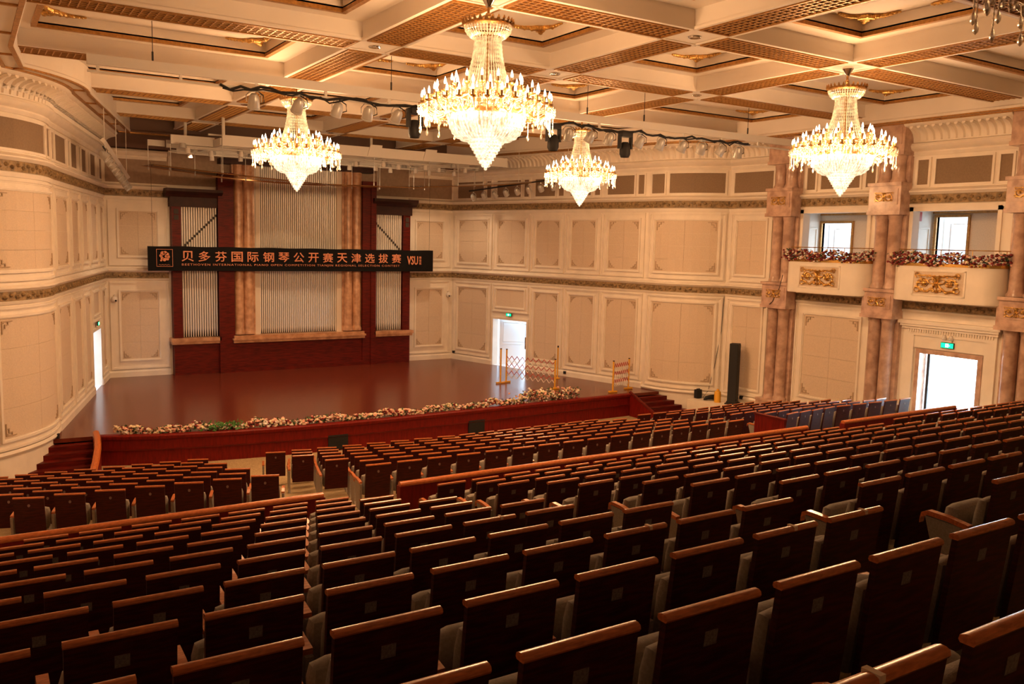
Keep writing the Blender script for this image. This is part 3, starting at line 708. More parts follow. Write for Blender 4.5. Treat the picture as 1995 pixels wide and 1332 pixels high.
mb = MB(); mb.tube([(p[0], p[1], p[2]+0.03) for p in pts], 0.1, 8); mb.build('coping', 'railwood', k, True)
mb = MB(); a, b = (9.66, -12.26), (9.66, -14.0)
mb.prism([(b[1], FLOOR0), (a[1], FLOOR0), (a[1], 0.03), (b[1], -0.68)], 9.6, 9.72, lambda p: (p[2], p[0], p[1]))
k = thing('stair_parapet', 'straight sloping parapet beside the right stage steps', 'parapet', (0, 0, 0)); mb.build('parapet_wall', 'stagefront', k)
mb = MB(); mb.tube([(9.66, -12.2, 0.05), (9.66, -13.1, -0.32), (9.66, -14.05, -0.70)], 0.07, 8); mb.build('coping', 'redwood', k, True)

# ------------------------------------------------------------------ organ case
t = thing('pipe_organ', 'wood and marble organ case with silver pipes behind the stage', 'organ', (0, 0, 0))
def bx(name, m_, x0, x1, y0, y1, z0, z1, par=t):
    mb = MB(); mb.box(x0, x1, y0, y1, z0, z1); return mb.build(name, m_, par)
Y0 = -0.02
for sg in (-1, 1):
    def X(a, b): return (a, b) if sg > 0 else (-b, -a)
    w = bx('wing_base', 'redwood', *X(3.5, 5.46), -0.45, Y0, 0, 1.32)
    s_ = bx('wing_sill', 'omarble', *X(3.56, 5.56), -0.56, Y0, 1.32, 1.43); bx('sill_fillet', 'omarble', *X(3.56, 5.6), -0.6, Y0, 1.43, 1.58, s_)
    bx('wing_stile', 'redwood', *X(5.1, 5.46), -0.42, Y0, 1.58, 7.2)
    p = bx('wing_pier', 'redwood', *X(2.96, 3.56), -0.55, Y0, 0, 8.6)
    bx('pier_fillet', 'redwood', *X(3.36, 3.62), -0.6, -0.5, 0, 8.6, p)
    h = bx('wing_header', 'darkwood', *X(3.5, 5.52), -0.5, Y0, 7.1, 7.52)
    mb = MB(); x0, x1 = X(3.45, 5.56); mb.prism([(0, 0), (-0.52, 0), (-0.60, 0.1), (-0.78, 0.22), (-0.78, 0.34), (0, 0.34)], x0-(0.16 if sg < 0 else 0), x1+(0.16 if sg > 0 else 0), lambda q: (q[2], q[0], 7.5+q[1])); mb.build('wing_cornice', 'darkwood', t)
    for j in range(2): mb = MB(); x0, x1 = X(5.2, 5.38); mb.box(x0, x1, -0.45, -0.42, 6.55+j*0.25, 6.75+j*0.25); mb.build('carved_boss', 'pipedark', t)
    n = 15; x0, x1 = 3.60, 5.08; r = (x1-x0)/n/2
    for i in range(n):
        x = sg*(x0+r*(2*i+1)); mz = 5.2+0.115*(n-i)*0.85+0.1
        mb = MB(); mb.lathe([(0, 1.6), (r*0.35, 1.6), (r*0.80, 1.95), (r*0.80, 7.12), (0, 7.12)], 10, (x, -0.25, 0)); pp = mb.build('organ_pipe', 'pipe', t, True)
        mb = MB(); mb.box(x-r*0.6, x+r*0.6, -0.26-r, -0.24-r*0.6, mz-0.05, mz+0.06); mb.build('pipe_mouth', 'pipedark', pp)
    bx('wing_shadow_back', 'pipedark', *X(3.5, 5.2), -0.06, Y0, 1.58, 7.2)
    # marble pilasters: two half-round shafts over a stepped base
    for q in (2.3, 2.72):
        mb = MB(); mb.lathe([(0, 1.66), (0.26, 1.66), (0.26, 1.76), (0.22, 1.84), (0.205, 1.9), (0.205, 9.0), (0, 9.0)], 16, (sg*q, -0.34, 0)); mb.build('marble_shaft', 'omarble', t, True)
    bx('pilaster_back', 'omarble', *X(2.02, 2.98), -0.36, Y0, 1.6, 9.0)
    bx('white_strip', 'pipewhite', *X(1.78, 2.06), -0.3, Y0, 1.6, 9.0)
bx('centre_base', 'redwood', -2.98, 2.98, -0.5, Y0, 0, 1.30); bx('centre_base_skirting', 'redwood', -2.98, 2.98, -0.56, Y0, 0, 0.22)
s_ = bx('centre_sill', 'omarble', -3.04, 3.04, -0.66, Y0, 1.30, 1.42); bx('sill_fillet', 'omarble', -3.08, 3.08, -0.72, Y0, 1.42, 1.5, s_); bx('sill_fillet', 'omarble', -3.02, 3.02, -0.66, Y0, 1.5, 1.62, s_)
n = 40; r = 3.58/n/2
for i in range(n):
    x = -1.79+r*(2*i+1)
    mb = MB(); mb.lathe([(0, 1.64), (r*0.4, 1.64), (r*0.78, 1.9), (r*0.78, 9.0), (0, 9.0)], 8, (x, -0.2, 0)); mb.build('organ_pipe', 'pipe', t, True)
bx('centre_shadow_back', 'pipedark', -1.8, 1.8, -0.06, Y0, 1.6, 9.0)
bx('centre_header', 'darkwood', -3.5, 3.5, -0.7, Y0, 8.98, 9.2)

# ------------------------------------------------------------------ banner
ban = thing('hanging_banner', 'black banner with orange Chinese and English lettering across the organ', 'banner', (0, -0.78, 4.44))
mb = MB(); nx = 40
for i in range(nx):
    a, b = -6.5+13.03*i/nx, -6.5+13.03*(i+1)/nx
    f = lambda x: 0.015*sin(x*2.1)+0.01*sin(x*5)
    g = lambda x: 1.01+0.01*sin(x*3.3)
    mb.add([(a, f(a), 0), (b, f(b), 0), (b, f(b), g(b)), (a, f(a), g(a)), (a, f(a)+.02, 0), (b, f(b)+.02, 0), (b, f(b)+.02, g(b)), (a, f(a)+.02, g(a))], [(0, 1, 2, 3), (4, 7, 6, 5), (0, 4, 5, 1), (3, 2, 6, 7)])
mb.build('banner_cloth', 'banner', ban)
def text(name, s_, x, z, size, width, mat_='bannertext', bold=0.0, par=ban, y=-0.05, rx=pi/2, spacing=1.0, vert=False):
    cu = bpy.data.curves.new(name, 'FONT'); cu.body = s_; cu.size = size; cu.extrude = 0.004; cu.space_character = spacing; cu.resolution_u = 2
    o = bpy.data.objects.new(name, cu); COL.objects.link(o)
    dg = bpy.context.evaluated_depsgraph_get(); dg.update()
    me = bpy.data.meshes.new_from_object(o.evaluated_get(dg)); bpy.data.objects.remove(o)
    if len(me.vertices):
        xs = [v.co.x for v in me.vertices]; y_ = [v.co.y for v in me.vertices]; sx = width/(max(xs)-min(xs)) if width else 1
        mx_ = min(xs); my = min(y_); syy = size/(max(y_)-my)
        for v in me.vertices: v.co = ((v.co.x-mx_)*sx, -v.co.z, (v.co.y-my)*syy)
    if bold:
        n0 = len(me.vertices); base = [tuple(v.co) for v in me.vertices]; fs = [tuple(p.vertices) for p in me.polygons]; V, F = [], []
        for k_, (dx, dz) in enumerate(((-bold, 0), (bold, 0), (0, -bold), (0, bold))):
            F += [tuple(i+len(V) for i in f_) for f_ in fs]; V += [(x_+dx, y_-0.0012*k_, z_+dz) for x_, y_, z_ in base]
        me = bpy.data.meshes.new(name); me.from_pydata(V, [], F); me.update()
    me.materials.clear(); me.materials.append(M[mat_])
    o = ob(name, me, par, (x, y, z)); return o
CH = '贝多芬国际钢琴公开赛天津选拔赛'
x0, x1 = -5.18, 4.79; n = len(CH); cw = 0.47
for i, c_ in enumerate(CH): text('character', c_, x0+(x1-x0-cw)*i/(n-1), 0.40, 0.42, cw, bold=0.006)
text('small_lettering', 'BEETHOVEN INTERNATIONAL PIANO OPEN COMPETITION TIANJIN REGIONAL SELECTION CONTEST', -5.18, 0.195, 0.115, 9.9, spacing=1.25, bold=0.0)
text('logo_lettering', 'VSU', 5.12, 0.33, 0.40, 0.56, bold=0.01)
for j in range(3): text('small_character', '维世优'[j], 5.75, 0.61-0.14*j, 0.115, 0.115, bold=0.003)
mb = MB()
for a, b, c_, d in ((-6.17, -5.53, 0.175, 0.19), (-6.17, -5.53, 0.875, 0.89), (-6.17, -6.155, 0.19, 0.875), (-5.545, -5.53, 0.19, 0.875)): mb.box(a, b, -0.045, -0.03, c_, d)
e_ = mb.build('emblem_frame', 'bannertext', ban)
mb = MB()           # abstract bust of curls
for (a, b, r_) in ((-5.93, .72, .10), (-5.83, .74, .09), (-5.75, .68, .09), (-5.99, .62, .08), (-5.71, .58, .08), (-5.95, .52, .07), (-5.74, .49, .07), (-5.86, .47, .09), (-5.99, .43, .05), (-5.80, .60, .06)): mb.lathe([(r_*0.86, 0), (r_*0.86, 0.008), (0, 0.008)], 10, (0, 0, 0)); L = len(mb.v)//1; mb.v[-30:] = [(a+v[0], -0.05-v[2], b+v[1]) for v in mb.v[-30:]]
mb.build('emblem_bust', 'bannertext', e_)
mb = MB()
for (a, b, w_) in ((-5.90, .60, .09), (-5.87, .53, .05), (-5.80, .68, .04)): mb.box(a-w_/2, a+w_/2, -0.066, -0.058, b, b+0.02)
mb.build('emblem_shadow_mark', 'banner', e_)
mb = MB(); mb.tube([(-6.08+0.04*i, -0.045, 0.25+0.02*sin(i*2.2)) for i in range(12)], 0.007, 4); mb.build('emblem_signature', 'bannertext', e_)
for x in (-6.3, -2.1, 2.1, 6.3):
    mb = MB(); mb.tube([(x, 0, 1.0), (x, 0, 4.4)], 0.006, 4); mb.build('hanging_wire', 'cable', ban)
# ------------------------------------------------------------------ ceiling
ZB, ZC, ZTOP = 10.2, 10.56, 10.8
XL = [-12.0, -4.9, 0.0, 4.9, 12.4]
YL = [0.4, -4.3, -9.6, -14.8, -20.2, -25.2, -30.35, -35.4, -40.6, -43.2]
BW = 0.5
mb = MB(); mb.box(-16.5, 13.4, -43.4, 0.6, ZTOP+0.02, ZTOP+0.2); ceil = struct(mb.build('ceiling', 'ceil'))
LAT = {}
def lattice(L):
    k = round(L, 2)
    if k in LAT: return LAT[k]
    w = 0.36
    b = MB(); b.box(0.1, L-0.1, -w, w, -0.012, 0.0); back_ = b.mesh('grille_backing', 'giltback')
    g = MB()
    n = int((L-0.2)/0.15)
    for i in range(n+1): x = 0.1+(L-0.2)*i/n; g.box(x-0.012, x+0.012, -w, w, -0.03, -0.012)
    for j in range(6): y = -w+2*w*j/5; g.box(0.1, L-0.1, y-0.012, y+0.012, -0.032, -0.012)
    bars = g.mesh('lattice_grille', 'giltbar')
    f = MB()
    for y in (-w-0.05, w): f.box(0.05, L-0.05, y, y+0.05, -0.045, 0)
    for x in (0.05, L-0.1): f.box(x, x+0.05, -w, w, -0.045, 0)
    frm = f.mesh('grille_frame', 'gilt')
    LAT[k] = (back_, bars, frm); return LAT[k]
def beam(x0, y0, x1, y1):
    L = math.hypot(x1-x0, y1-y0); a = math.atan2(y1-y0, x1-x0)
    mb = MB(); mb.box(0, L, -BW, BW, 0, ZTOP-ZB); mb.box(0, L, -BW-0.03, -BW+0.06, -0.03, 0.03); mb.box(0, L, BW-0.06, BW+0.03, -0.03, 0.03)
    o = mb.build('ceiling_beam', 'ceil', ceil, loc=(x0, y0, ZB)); o.rotation_euler = (0, 0, a)
    for me, nm in zip(lattice(L), ('grille_backing', 'lattice_grille', 'grille_frame')): ob(nm, me, o)
NODE_ME = None
for i, x in enumerate(XL[1:-1]):
    for j in range(len(YL)-1):
        beam(x, YL[j]-(BW if j else 0), x, YL[j+1]+BW)
for j, y in enumerate(YL[1:-1]):
    xs = [XL[0]] + [x for x in XL[1:-1]] + [XL[-1]]
    for a, b in zip(xs, xs[1:]): beam(a+BW if a > -11.9 else a, y, b-BW if b < 12.3 else b, y)
nb = MB(); nb.box(-BW, BW, -BW, BW, 0, ZTOP-ZB)
for q in (-BW, BW-0.06): nb.box(q, q+0.06, -BW, BW, -0.025, 0); nb.box(-BW, BW, q, q+0.06, -0.025, 0)
NODE_ME = nb.mesh('beam_crossing', 'ceil')
dl = MB(); dl.lathe([(0.04, 0.0), (0.11, -0.004), (0.13, -0.02), (0.14, 0.0)], 14); DL_ME = dl.mesh('downlight', 'chrome', True)
for x in XL[1:-1]:
    for y in YL[1:-1]:
        o = ob('beam_crossing', NODE_ME, ceil, (x, y, ZB))
        if x == 0.0 or y in (-20.2, -30.35, -9.6): ob('downlight', DL_ME, o, (0, 0, -0.005))
def leaf_orn():
    mb = MB(); rr = random.Random(3)
    for ax in (0, 1):
        for i in range(16):
            t = i/15; r_ = 0.085*(1-0.75*t)+0.018; off = 0.10*sin(t*7)*(1-t)
            p = [0.12+0.75*t, 0.05+off+0.08*(1-t)]
            if ax: p.reverse()
            mb.ball((p[0], p[1], -0.03), r_, 6, 4, (1.3, 0.9, 0.7) if not ax else (0.9, 1.3, 0.7))
            if i % 2 == 0: mb.ball((p[0]+rr.uniform(-.06, .06), p[1]+rr.uniform(-.03, .1)*(1-t), -0.05), r_*0.7, 5, 4, (1, 1, 0.8))
    for i in range(9):
        a = i/8*pi/2; mb.ball((0.16+0.2*cos(a), 0.16+0.2*sin(a), -0.05), 0.06, 6, 4)
    for i in range(5): mb.ball((0.05+0.07*i, 0.05+0.07*i, -0.05), 0.075-0.008*i, 6, 4)
    return mb.mesh('gold_leaf_corner', 'goldleaf', True)
LEAF = leaf_orn()
def coffer(x0, x1, y0, y1, orn=True):
    """soffit ring, gilt moulding and raised tray between four beams"""
    m_ = 0.72; a0, a1, b0, b1 = x0+m_, x1-m_, y0+m_, y1-m_
    mb = MB(); mb.box(x0, x1, y0, b0, ZC, ZC+0.05); mb.box(x0, x1, b1, y1, ZC, ZC+0.05); mb.box(x0, a0, b0, b1, ZC, ZC+0.05); mb.box(a1, x1, b0, b1, ZC, ZC+0.05)
    for q in ((a0-0.04, a1+0.04, b0-0.04, b0), (a0-0.04, a1+0.04, b1, b1+0.04), (a0-0.04, a0, b0, b1), (a1, a1+0.04, b0, b1)): mb.box(*q, ZC, ZTOP+0.03)
    o = mb.build('coffer', 'ceil', ceil)
    mb = MB()
    for q in ((a0-0.09, a1+0.09, b0-0.09, b0+0.02), (a0-0.09, a1+0.09, b1-0.02, b1+0.09), (a0-0.09, a0+0.02, b0, b1), (a1-0.02, a1+0.09, b0, b1)): mb.box(*q, ZC-0.07, ZC+0.01)
    mb.build('coffer_moulding', 'gilt', o)
    for (cx, cy, rz) in ((a0+0.12, b0+0.12, 0), (a1-0.12, b0+0.12, pi/2), (a1-0.12, b1-0.12, pi), (a0+0.12, b1-0.12, -pi/2)):
        ob('gold_leaf_corner', LEAF, o, (cx, cy, ZTOP+0.02), rz)
    for q in (0.3, 0.72):
        ob('downlight', DL_ME, o, (x0+(x1-x0)*q, y0+0.36, ZC-0.002)); 
for j in range(len(YL)-1):
    yb = YL[j]-(BW if j else 0); ya = YL[j+1]+BW
    for i in range(4):
        xa = XL[i]+(BW if i else 0); xb = XL[i+1]-(BW if i < 3 else 0)
        coffer(xa, xb, ya, yb)
# perimeter soffit that follows the walls
def perimeter(name, pts, side_, w=1.15, mt='ceil'):
    p = Path(pts, side_); c = p.cut(0, p.L[-1])
    mb = MB(); mb.sweep(c, [(0, 9.94), (w, 9.94), (w+0.03, 10.0), (w, 10.04), (w, ZC), (0, ZC)]); o = mb.build('perimeter_soffit', mt, ceil)
    mb = MB()
    for d in (0.66, w-0.1): mb.sweep(c, [(d, 9.90), (d+0.09, 9.90), (d+0.09, 9.94), (d, 9.94)])
    q = 0.6
    while q < p.L[-1]-0.4:
        mb.sweep(p.cut(q, q+0.08), [(0.7, 9.90), (w-0.1, 9.90), (w-0.1, 9.94), (0.7, 9.94)])
        q += 2.6
    mb.build('soffit_moulding', 'gilt', o)
rpts = [(8, 0), RB] + arc(RB, RC, 0.42) + [RC, RE, (12.9, -43)]
lpts = [(-8, 0), LB] + arc(LB, LC, -0.42) + [LC, LE, (-12.9, -27), (-16.2, -27.01), (-16.2, -43)]
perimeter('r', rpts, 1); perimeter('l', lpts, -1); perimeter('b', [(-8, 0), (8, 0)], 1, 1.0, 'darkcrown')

# ------------------------------------------------------------------ chandeliers
def bead_strand(mb, pts, r0, r1):
    n = len(pts); mb.tube(pts, [r1 if i % 2 else r0 for i in range(n)], 4, True)
def chand_meshes(lit):
    g = {}
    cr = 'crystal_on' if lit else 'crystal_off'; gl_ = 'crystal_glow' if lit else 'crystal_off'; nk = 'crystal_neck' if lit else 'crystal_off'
    mb = MB(); mb.lathe([(0, 0), (0.12, 0), (0.13, -0.04), (0.06, -0.16), (0.05, -0.2), (0, -0.2)], 14); g['canopy'] = mb.mesh('canopy', 'chrome', True)
    mb = MB(); mb.tube([(0, 0, -0.15), (0, 0, -0.75)], 0.025, 8); mb.ball((0, 0, -0.33), 0.05, 8, 5); g['rod'] = mb.mesh('rod', 'brassdark', True)
    mb = MB(); mb.lathe([(0.36, -0.50), (0.42, -0.47), (0.43, -0.52), (0.40, -0.56), (0.36, -0.53)], 28)
    for i in range(26):
        a = 2*pi*i/26; c_, s_ = cos(a), sin(a); mb.tube([(0.42*c_, 0.42*s_, -0.5), (0.445*c_, 0.445*s_, -0.45), (0.45*c_, 0.45*s_, -0.40)], [0.035, 0.03, 0.006], 4)
    g['crown'] = mb.mesh('crown', 'brassdark', True)
    mb = MB()
    for i in range(44):
        a = 2*pi*i/44; bead_strand(mb, [((0.41-0.13*(t/8)**2)*cos(a), (0.41-0.13*(t/8)**2)*sin(a), -0.53-0.19*t/8) for t in range(9)], 0.008, 0.022)
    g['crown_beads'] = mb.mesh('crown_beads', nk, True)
    mb = MB()
    for i in range(40):
        a = 2*pi*i/40; bead_strand(mb, [((0.235+0.02*t/26+0.22*(t/26)**2)*cos(a), (0.235+0.02*t/26+0.22*(t/26)**2)*sin(a), -0.72-0.98*t/26) for t in range(27)], 0.006, 0.017)
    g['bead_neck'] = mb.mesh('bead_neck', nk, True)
    mb = MB(); mb.lathe([(0.5, -1.98), (0.74, -1.98), (0.76, -2.02), (0.74, -2.06), (0.5, -2.06)], 32); mb.lathe([(0.42, -1.68), (0.52, -1.68), (0.52, -1.74), (0.42, -1.74), (0.42, -1.68)], 24)
    for i in range(6): a = 2*pi*i/6; mb.tube([(0.47*cos(a), 0.47*sin(a), -1.7), (0.6*cos(a), 0.6*sin(a), -1.99)], 0.015, 4)
    mb.tube([(0, 0, -0.7), (0, 0, -2.5)], 0.03, 8)
    g['ring_frame'] = mb.mesh('ring_frame', 'brassdark', True)
    mb = MB()
    for i in range(56):
        a = 2*pi*i/56; bead_strand(mb, [((0.25+0.44*cos(t/14*pi/2)**0.75)*cos(a), (0.25+0.44*cos(t/14*pi/2)**0.75)*sin(a), -2.03-0.46*sin(t/14*pi/2)) for t in range(15)], 0.009, 0.028)
    mb.lathe([(0.65, -2.05), (0.61, -2.22), (0.5, -2.38), (0.3, -2.46), (0, -2.47)], 24)
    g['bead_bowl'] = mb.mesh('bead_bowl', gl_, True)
    mb = MB()
    for k in range(8):
        r_ = 0.27*(1-k/8)+0.02; z = -2.52-0.057*k; n = max(5, int(2*pi*r_/0.07))
        for i in range(n): a = 2*pi*(i+0.5*(k % 2))/n; mb.ball((r_*cos(a), r_*sin(a), z), 0.034, 5, 4)
        if r_ > 0.06: mb.lathe([(r_-0.02, z+0.03), (r_-0.03, z-0.03)], 14)
    mb.ball((0, 0, -2.97), 0.035, 6, 5)
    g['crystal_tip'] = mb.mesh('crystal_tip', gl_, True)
    for k, (ri, rt, zi, zt) in enumerate(((0.5, 0.62, -1.72, -1.58), (0.52, 0.92, -1.72, -1.74), (0.74, 1.14, -2.0, -1.9))):
        mb = MB(); L = rt-ri
        pts = [(ri+L*t/7, 0, zi+(zt-zi)*t/7 - 0.12*sin(pi*t/7)) for t in range(8)]
        mb.tube(pts, 0.014, 5); mb.lathe([(0.01, -0.02), (0.06, 0.0), (0.075, 0.025), (0.06, 0.015), (0.012, 0.01)], 8, (rt, 0, zt)); mb.lathe([(0.02, 0.0), (0.02, 0.12), (0, 0.12)], 6, (rt, 0, zt))
        g['arm%d' % k] = mb.mesh('arm', 'brassdark', True)
        mb = MB(); mb.lathe([(0.0, 0.11), (0.018, 0.12), (0.026, 0.15), (0.018, 0.20), (0.0, 0.25)], 6, (rt, 0, zt)); g['bulb%d' % k] = mb.mesh('candle_bulb', 'bulb' if lit else 'bulb_off', True)
        mb = MB()
        for q in range(5):
            a = 2*pi*q/5; x_, y_ = rt+0.07*cos(a), 0.07*sin(a)
            for e, (dz, r_) in enumerate(((-0.03, 0.012), (-0.07, 0.016), (-0.13, 0.022))): mb.ball((x_, y_, zt+dz), r_, 4, 3, (1, 1, 1.4))
        for q in (0.35, 0.6): mb.ball((ri+L*q, 0, zi+(zt-zi)*q-0.2), 0.022, 4, 3, (1, 1, 1.7))
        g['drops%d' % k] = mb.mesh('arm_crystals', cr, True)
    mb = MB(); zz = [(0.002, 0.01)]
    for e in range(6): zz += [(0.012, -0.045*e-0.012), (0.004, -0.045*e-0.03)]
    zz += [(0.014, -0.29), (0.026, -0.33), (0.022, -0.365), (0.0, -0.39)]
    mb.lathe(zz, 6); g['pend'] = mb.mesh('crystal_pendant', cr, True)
    return g
def chandelier(x, y, label, lit, G, power=1.0):
    t = thing('crystal_chandelier', label, 'chandelier', (x, y, ZB), 0.0, 'crystal chandeliers of the hall')
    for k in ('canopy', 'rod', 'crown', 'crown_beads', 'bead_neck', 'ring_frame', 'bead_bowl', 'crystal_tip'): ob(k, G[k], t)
    for k, n in ((0, 14), (1, 20), (2, 30)):
        for i in range(n):
            a = 2*pi*(i+0.5*(k % 2))/n
            o = ob('arm', G['arm%d' % k], t, None, a); ob('candle_bulb', G['bulb%d' % k], o); ob('arm_crystals', G['drops%d' % k], o)['kind'] = 'stuff'
    for i in range(60):
        a = 2*pi*i/60; r_ = (1.18, 1.08, 0.95)[i % 3]; ob('crystal_pendant', G['pend'], t, (r_*cos(a), r_*sin(a), (-1.98, -1.86, -1.72)[i % 3]))
    if lit:
        for i in range(6):
            a = 2*pi*(i+0.5)/6; l = bpy.data.lights.new('chandelier_light', 'POINT'); l.energy = CHAND_POWER*power; l.color = CHAND_COL; l.shadow_soft_size = 0.22
            lo = bpy.data.objects.new('chandelier_light', l); COL.objects.link(lo); lo.location = (x+0.92*cos(a), y+0.92*sin(a), ZB-2.08)
GL = chand_meshes(True); GO = chand_meshes(False)
chandelier(-4.9, -14.8, 'brightly lit crystal chandelier in front of the organ pipes', True, GL, 1.0)
chandelier(-4.9, -25.2, 'large lit crystal chandelier at the top centre, nearest of the lit ones', True, GL, 0.95)
chandelier(4.9, -14.8, 'smallest lit crystal chandelier, above the right end of the stage', True, GL, 0.75)
chandelier(4.9, -25.2, 'lit crystal chandelier hanging before the first balcony box', True, GL, 0.9)
chandelier(-4.9, -35.4, 'unlit crystal chandelier cut off at the top right corner', False, GO)

# ------------------------------------------------------------------ lighting batten with lamps
bt = thing('lighting_batten', 'long white lighting batten hung across the hall below the ceiling', 'lighting batten', (0, -19.0, 9.3))
mb = MB(); mb.box(-10.6, 10.55, -0.06, 0.06, 0.0, 0.2); mb.build('box_beam', 'whitepaint', bt)
mb = MB(); mb.tube([(-10.6, 0, -0.13), (10.5, 0, -0.13)], 0.028, 8); mb.build('lamp_pipe', 'whitepaint', bt, True)
for i in range(14):
    x = -10.4+i*1.6; mb = MB(); mb.box(x-0.03, x+0.03, -0.02, 0.02, -0.12, 0.0); mb.build('pipe_bracket', 'whitepaint', bt)
for x in (-9.35, -3.95, 1.96, 4.02, 8.3):
    mb = MB(); mb.tube([(x, 0, 0.2), (x, 0, 1.55)], 0.008, 5); mb.tube([(x, 0, 0.22), (x, 0, 0.4)], 0.022, 5); mb.build('suspension_cable', 'cable', bt)
def par_meshes():
    g = {}
    mb = MB(); mb.lathe([(0, 0.17), (0.06, 0.16), (0.10, 0.10), (0.115, 0.0), (0.115, -0.10), (0.125, -0.11), (0.125, -0.13), (0.105, -0.12), (0.10, -0.09)], 14); g['body'] = mb.mesh('lamp_body', 'lampgrey', True)
    mb = MB(); mb.lathe([(0, -0.085), (0.06, -0.09), (0.10, -0.08)], 14); g['lens'] = mb.mesh('lamp_lens', 'lens', True)
    mb = MB(); mb.tube([(-0.14, 0, 0), (-0.145, 0, 0.12), (-0.08, 0, 0.2), (0.08, 0, 0.2), (0.145, 0, 0.12), (0.14, 0, 0)], 0.013, 5); mb.tube([(0, 0, 0.2), (0, 0, 0.27)], 0.025, 6); g['yoke'] = mb.mesh('yoke', 'lampgrey', True)
    mb = MB(); mb.rbox((0, 0, 0.14), (0.34, 0.24, 0.14), 0.03); g['mbase'] = mb.mesh('head_base', 'black', True)
    mb = MB(); mb.box(-0.2, -0.15, -0.06, 0.06, -0.22, 0.1); mb.box(0.15, 0.2, -0.06, 0.06, -0.22, 0.1); g['myoke'] = mb.mesh('head_yoke', 'black')
    mb = MB(); mb.lathe([(0, 0.14), (0.08, 0.13), (0.14, 0.02), (0.145, -0.18), (0.11, -0.26), (0.09, -0.24), (0, -0.24)], 14, (0, 0, -0.18)); g['mhead'] = mb.mesh('head_barrel', 'black', True)
    return g
PG = par_meshes()
def par(x, y, z, rz, tilt, label, group, scale=1.0):
    t = thing('par_can_lamp', label, 'stage lamp', (x, y, z), rz, group); t.scale = (scale,)*3
    ob('yoke', PG['yoke'], t)
    b = ob('lamp_body', PG['body'], t); b.rotation_euler = (tilt, 0, 0); ob('lamp_lens', PG['lens'], b)
xs = [-7.26, -6.26, -5.32, -4.55, -3.8, 1.34, 2.09, 2.76, 3.89, 4.68, 5.56, 6.34, 7.15, 7.92]
for i, x in enumerate(xs): par(x, -19.0, 8.90, R.uniform(-0.5, 0.5), 0.6+R.uniform(-.15, .15), 'pale par can lamp on the long batten, %s from its left end' % ORD[i+1], 'par cans on the long batten', 1.12)
for x, l in ((-3.32, 'left of the big chandelier'), (0.84, 'right of the big chandelier'), (3.35, 'behind the smallest chandelier')):
    t = thing('moving_head_light', 'black moving-head stage light on the batten, '+l, 'stage light', (x, -19.0, 8.92), R.uniform(-.4, .4), 'moving heads on the batten')
    ob('head_base', PG['mbase'], t); ob('head_yoke', PG['myoke'], t); o = ob('head_barrel', PG['mhead'], t); t.scale = (1.1,)*3
mb = MB(); pts = []; x = -8.0
while x < 8.3:
    if not (-2.6 < x < 0.4) or True: pts.append((x, -19.05+R.uniform(-.02, .02), 9.17+R.uniform(-0.05, 0.05)-0.03*sin(x*3)))
    x += 0.22
mb.tube(pts, 0.032, 5); mb.tube([(p[0]+.05, p[1]-.03, p[2]+R.uniform(-.08, .04)) for p in pts], 0.018, 4)
for q in xs: mb.tube([(q+0.05, -19.0, 9.15), (q+0.2, -19.05, 9.05), (q+0.22, -19.03, 8.9), (q+0.1, -18.98, 8.86), (q+0.02, -18.97, 8.95)], 0.014, 4)
tag(mb.build('power_cable', 'cable', None, True), 'tangled black power cables running along the lighting batten', 'cable')

# ------------------------------------------------------------------ stage canopy: white frames, rods, clear reflectors
cl = thing('stage_canopy', 'white suspended canopy frame with thin rods and clear acoustic reflectors over the stage', 'canopy', (0, -6, 9.0))
def cbx(x0, x1, y0, y1, z0, z1, nm='frame_beam'):
    mb = MB(); mb.box(x0, x1, y0, y1, z0, z1); mb.build(nm, 'whitepaint', cl)
cbx(-4.75, 7.4, -0.06, 0.06, 0.18, 0.56); cbx(-6.3, -4.75, 1.1, 1.2, 0.22, 0.55); cbx(-6.9, -6.3, 2.2, 2.3, 0.2, 0.42)
cbx(-6.3, 6.6, 1.9, 2.0, 0.15, 0.42); cbx(-5.6, 6.0, 3.6, 3.7, 0.1, 0.36)
for x in (-4.75, -1.5, 1.6, 4.6, 7.34): cbx(x-0.06, x+0.06, 0.06, 3.6, 0.2, 0.46)
for x in (1.15, 3.6): 
    mb = MB(); mb.prism([(x-0.3, 0.2), (x+0.28, 0.2), (x+0.34, 0.66), (x-0.16, 0.66)], -0.1, -0.06, lambda p: (p[0], p[2], p[1])); mb.build('end_plate', 'whitepaint', cl)
for x, y in ((-4.7, 0), (1.9, 2.0), (6.7, 0.0), (-5.5, 2.5)):
    mb = MB(); mb.tube([(x, y, 0.5), (x, y, 1.55)], 0.06, 8); mb.build('support_post', 'whitepaint', cl, True)
for x, y, w in ((-4.2, 1.0, 1.6), (-0.8, 1.2, 2.2)): cbx(x-w/2, x+w/2, y, y+0.06, 0.62, 0.68, 'tube_light')
rodx = [(-6.9, 2.2), (-6.3, 1.2), (-4.75, -0.06), (-5.3, 1.9), (-3.4, 1.9), (-2.6, 0.8), (-1.5, 2.0), (-0.6, 0.5), (0.2, 2.0), (1.15, -0.06), (1.0, 1.9), (2.3, 2.0), (3.2, 1.0), (3.6, -0.06), (3.9, 2.0), (5.0, 0.0), (6.2, -0.06), (6.9, 1.9), (-5.9, 3.6), (-3.9, 3.6), (-1.9, 3.6), (2.9, 3.6), (5.2, 3.6)]
for x, y in rodx:
    z0 = -1.0+0.018*(x+0.5)**2*0.4
    mb = MB(); mb.tube([(x, y, z0), (x, y, 0.22)], 0.011, 5); mb.tube([(x, y, z0), (x, y, z0+0.16)], 0.026, 6); mb.build('suspension_rod', 'lampgrey', cl, True)
